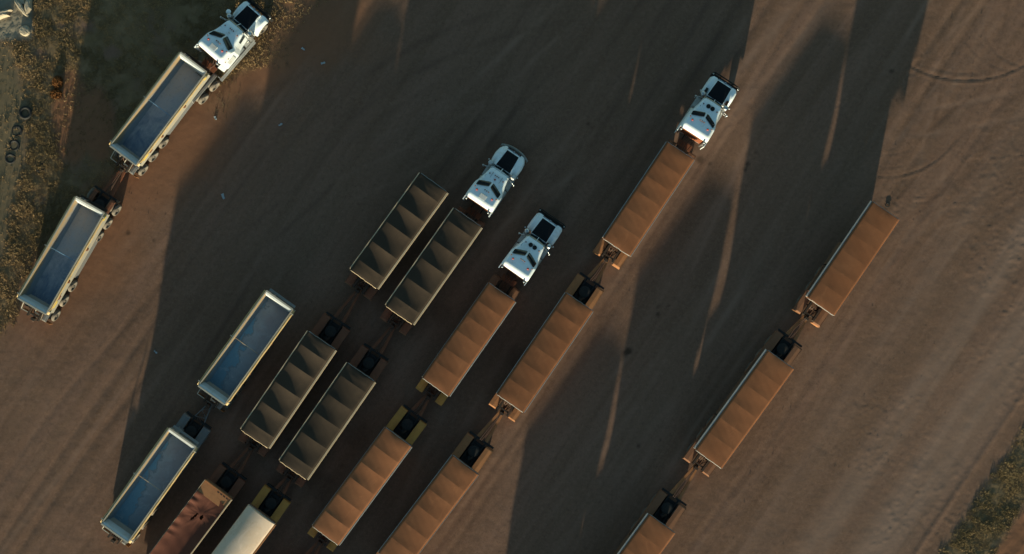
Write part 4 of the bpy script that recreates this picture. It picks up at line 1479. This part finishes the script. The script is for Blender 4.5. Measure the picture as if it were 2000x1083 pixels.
worn('clod_soil', (0.17, 0.10, 0.068), (0.12, 0.065, 0.042), 0.5, 0.95, 0, 4.0, 0.05)
r = random.Random(5)
pts = []
for (cx, cy, sx, sy, k) in ((1745, 395, 40, 22, 70), (1800, 660, 45, 70, 70), (1735, 690, 30, 60, 60), (1840, 110, 90, 70, 110), (1760, 250, 60, 60, 80), (1880, 300, 90, 120, 70),
                            (270, 390, 40, 30, 40), (420, 170, 40, 60, 50), (330, 300, 60, 60, 30), (1330, 700, 200, 200, 50), (1650, 780, 160, 140, 60), (1600, 900, 120, 100, 40), (1540, 40, 40, 60, 25), (560, 110, 40, 60, 40), (130, 250, 25, 80, 60)):
    for _ in range(k):
        x, y = P(r.gauss(cx, sx), r.gauss(cy, sy))
        pts.append((x, y, 0.010 + 0.024 * r.random() ** 3))
clods('dirt_clods', pts, 8, 'small clods and pebbles scattered over the bare dirt', 'clod_soil')

# old tyres lying in the grass
flat_tyre = MB().lathe([(0.30, 0.03), (0.44, 0.0), (0.53, 0.03), (0.56, 0.12), (0.53, 0.22), (0.44, 0.25), (0.30, 0.22)], (0, 0, 0), 'z', 28, True).mesh('old_tyre', 'black_steel')
for (px, py, s, tilt, zz, lab) in ((50, 221, 0.98, 0.04, -0.10, 'clearest black tyre lying flat in the dry grass at left, its hole full of straw'),
                                   (33, 256, 0.86, 0.08, -0.185, 'half buried tyre in dry grass just below the clear black tyre'),
                                   (28, 284, 0.86, 0.08, -0.18, 'half buried tyre in the grass, middle of the column at far left'),
                                   (20, 310, 0.8, 0.04, -0.15, 'dark tyre nearest the left edge, lowest of its column'),
                                   (79, 327, 0.8, 0.06, -0.16, 'lone sunken tyre lowest and farthest right among the old tyres')):
    x, y = P(px, py)
    o = link('old_tyre', flat_tyre, None, (x, y, zz))
    o.rotation_euler = (tilt, tilt * 0.4, px * 1.3)
    o.scale = (s, s, s)
    tag(o, lab, 'tyre', 'old tyres dumped in the grass')

# rust-coloured bush
def bush(px, py, rx, ry, hh, N, seed, mat):
    r = random.Random(seed)
    cx, cy = P(px, py)
    q = MB()
    for _ in range(N):
        a = r.uniform(0, 6.28); d = r.random() ** 0.5
        x, y = cx + cos(a) * d * rx, cy + sin(a) * d * ry
        z = hh * (1 - d * d * 0.8) * r.random()
        s = r.uniform(0.03, 0.09)
        u = Vector((r.gauss(0, 1), r.gauss(0, 1), r.gauss(0, .6))).normalized() * s
        t = Vector((r.gauss(0, 1), r.gauss(0, 1), r.gauss(0, .6))).normalized() * s * 0.5
        p = Vector((x, y, z))
        q.add([p - u, p + t, p + u, p - t], [(0, 1, 2, 3)])
    return q, (cx, cy)
q, bc = bush(113, 162, 0.42, 0.55, 0.45, 900, 2, 'dead_bush')
root = thing('dead_shrub', 'round rust brown dead shrub on red soil left of the parked truck', 'shrub', (0, 0, 0), 0, 'dead shrubs on the red soil')
q.build('twigs', 'dead_bush', root)
MB().tube([(bc[0], bc[1], -0.05), (bc[0] + .03, bc[1], 0.3)], 0.03, 6).build('stem', 'dead_bush', root)
q, bc = bush(110, 184, 0.5, 0.40, 0.3, 700, 3, 'dead_bush')
root = thing('dead_shrub', 'flatter rust brown dead shrub just below the round one', 'shrub', (0, 0, 0), 0, 'dead shrubs on the red soil')
q.build('twigs', 'dead_bush', root)
MB().tube([(bc[0], bc[1], -0.05), (bc[0], bc[1] + .03, 0.22)], 0.03, 6).build('stem', 'dead_bush', root)

# pale broken slabs and a stump in the corner
def rock(name, label, cat, px, py, rx, ry, hh, rot, seed, mat, jag=0.2, group=None):
    r = random.Random(seed)
    q = MB()
    k = 14
    ph = [1 + r.uniform(-jag, jag) for _ in range(k)]
    rings = []
    for (f, z) in ((1.02, -0.1), (1.0, hh * .55), (0.86, hh * .9), (0.5, hh)):
        rings.append([(f * rx * ph[i] * cos(2 * pi * i / k), f * ry * ph[i] * sin(2 * pi * i / k), z + (r.uniform(-.04, .04) * hh if z > 0 else 0)) for i in range(k)])
    vs_ = [p for rg in rings for p in rg] + [(0, 0, hh)]
    fs_ = [(a * k + i, a * k + (i + 1) % k, (a + 1) * k + (i + 1) % k, (a + 1) * k + i) for a in range(3) for i in range(k)]
    fs_ += [(3 * k + i, 3 * k + (i + 1) % k, 4 * k) for i in range(k)]
    q.add(vs_, fs_)
    x, y = P(px, py)
    o = q.build(name, mat, None, (x, y, 0))
    o.rotation_euler = (0, 0, rot)
    return tag(o, label, cat, group)
GC = 'pale lumps in the gravel corner'
rock('stone_slab', 'jagged pale slab at the very left edge of the gravel corner', 'stone', 4, 30, 0.85, 0.28, 0.55, 0.25, 1, 'pale_stone', 0.3, GC)
rock('stone_slab', 'long pale slab leaning left of the broken pair in the gravel corner', 'stone', 43, 16, 0.85, 0.22, 0.42, -0.95, 2, 'pale_stone', 0.15, GC)
rock('stone_slab', 'upright pale slab right of the broken pair in the gravel corner', 'stone', 57, 14, 0.68, 0.24, 0.5, 1.45, 3, 'pale_stone', 0.15, GC)
rock('stone_slab', 'smooth rounded pale boulder below the broken pair in the gravel corner', 'stone', 50, 61, 0.42, 0.44, 0.32, 0.2, 4, 'pale_stone', 0.06, GC)
rock('stone_slab', 'small slanting pale slab at the top edge of the gravel corner', 'stone', 42, 2, 0.5, 0.2, 0.35, -0.8, 5, 'pale_stone', 0.2, GC)

# ring by the foremost right-hand trailer, litter
x, y = P(1733, 401)
o = MB().lathe([(0.11, 0.0), (0.19, 0.0), (0.19, 0.035), (0.11, 0.035)], (0, 0, 0), 'z', 18, True).build('rubber_ring', 'black_steel', None, (x, y, 0.01))
tag(o, 'small dark rubber ring on the dirt at the front of the far right trailer', 'ring')
for (px, py, s, lab) in ((436, 384, .22, 'pale blue plastic scrap on the shaded dirt left of the grey tarpaulins'), (592, 96, .16, 'pale plastic scrap nearest the grass edge, right of the parked truck'), (631, 124, .17, 'pale plastic scrap farther into the yard, right of the parked truck'), (548, 244, .16, 'pale plastic scrap alone on shaded dirt, right of the first blue bed'), (421, 231, .15, 'faint pale scrap on sunlit red dirt close to the first tipper'), (304, 688, .14, 'tiny pale scrap at the shadow edge left of the dark blue bed')):
    r = random.Random(px)
    x, y = P(px, py)
    q = MB()
    G = [[(s * (i - 2) * .5 + r.uniform(-.03, .03), s * (j - 1) * .4 + r.uniform(-.04, .04), 0.04 + r.uniform(0, .06)) for j in range(3)] for i in range(5)]
    q.shell(G[::-1], 0.0)
    o = q.build('plastic_scrap', 'plastic_scrap', None, (x, y, 0.0))
    o.rotation_euler = (0, 0, r.uniform(0, 3))
    tag(o, lab, 'litter', 'scraps of litter')
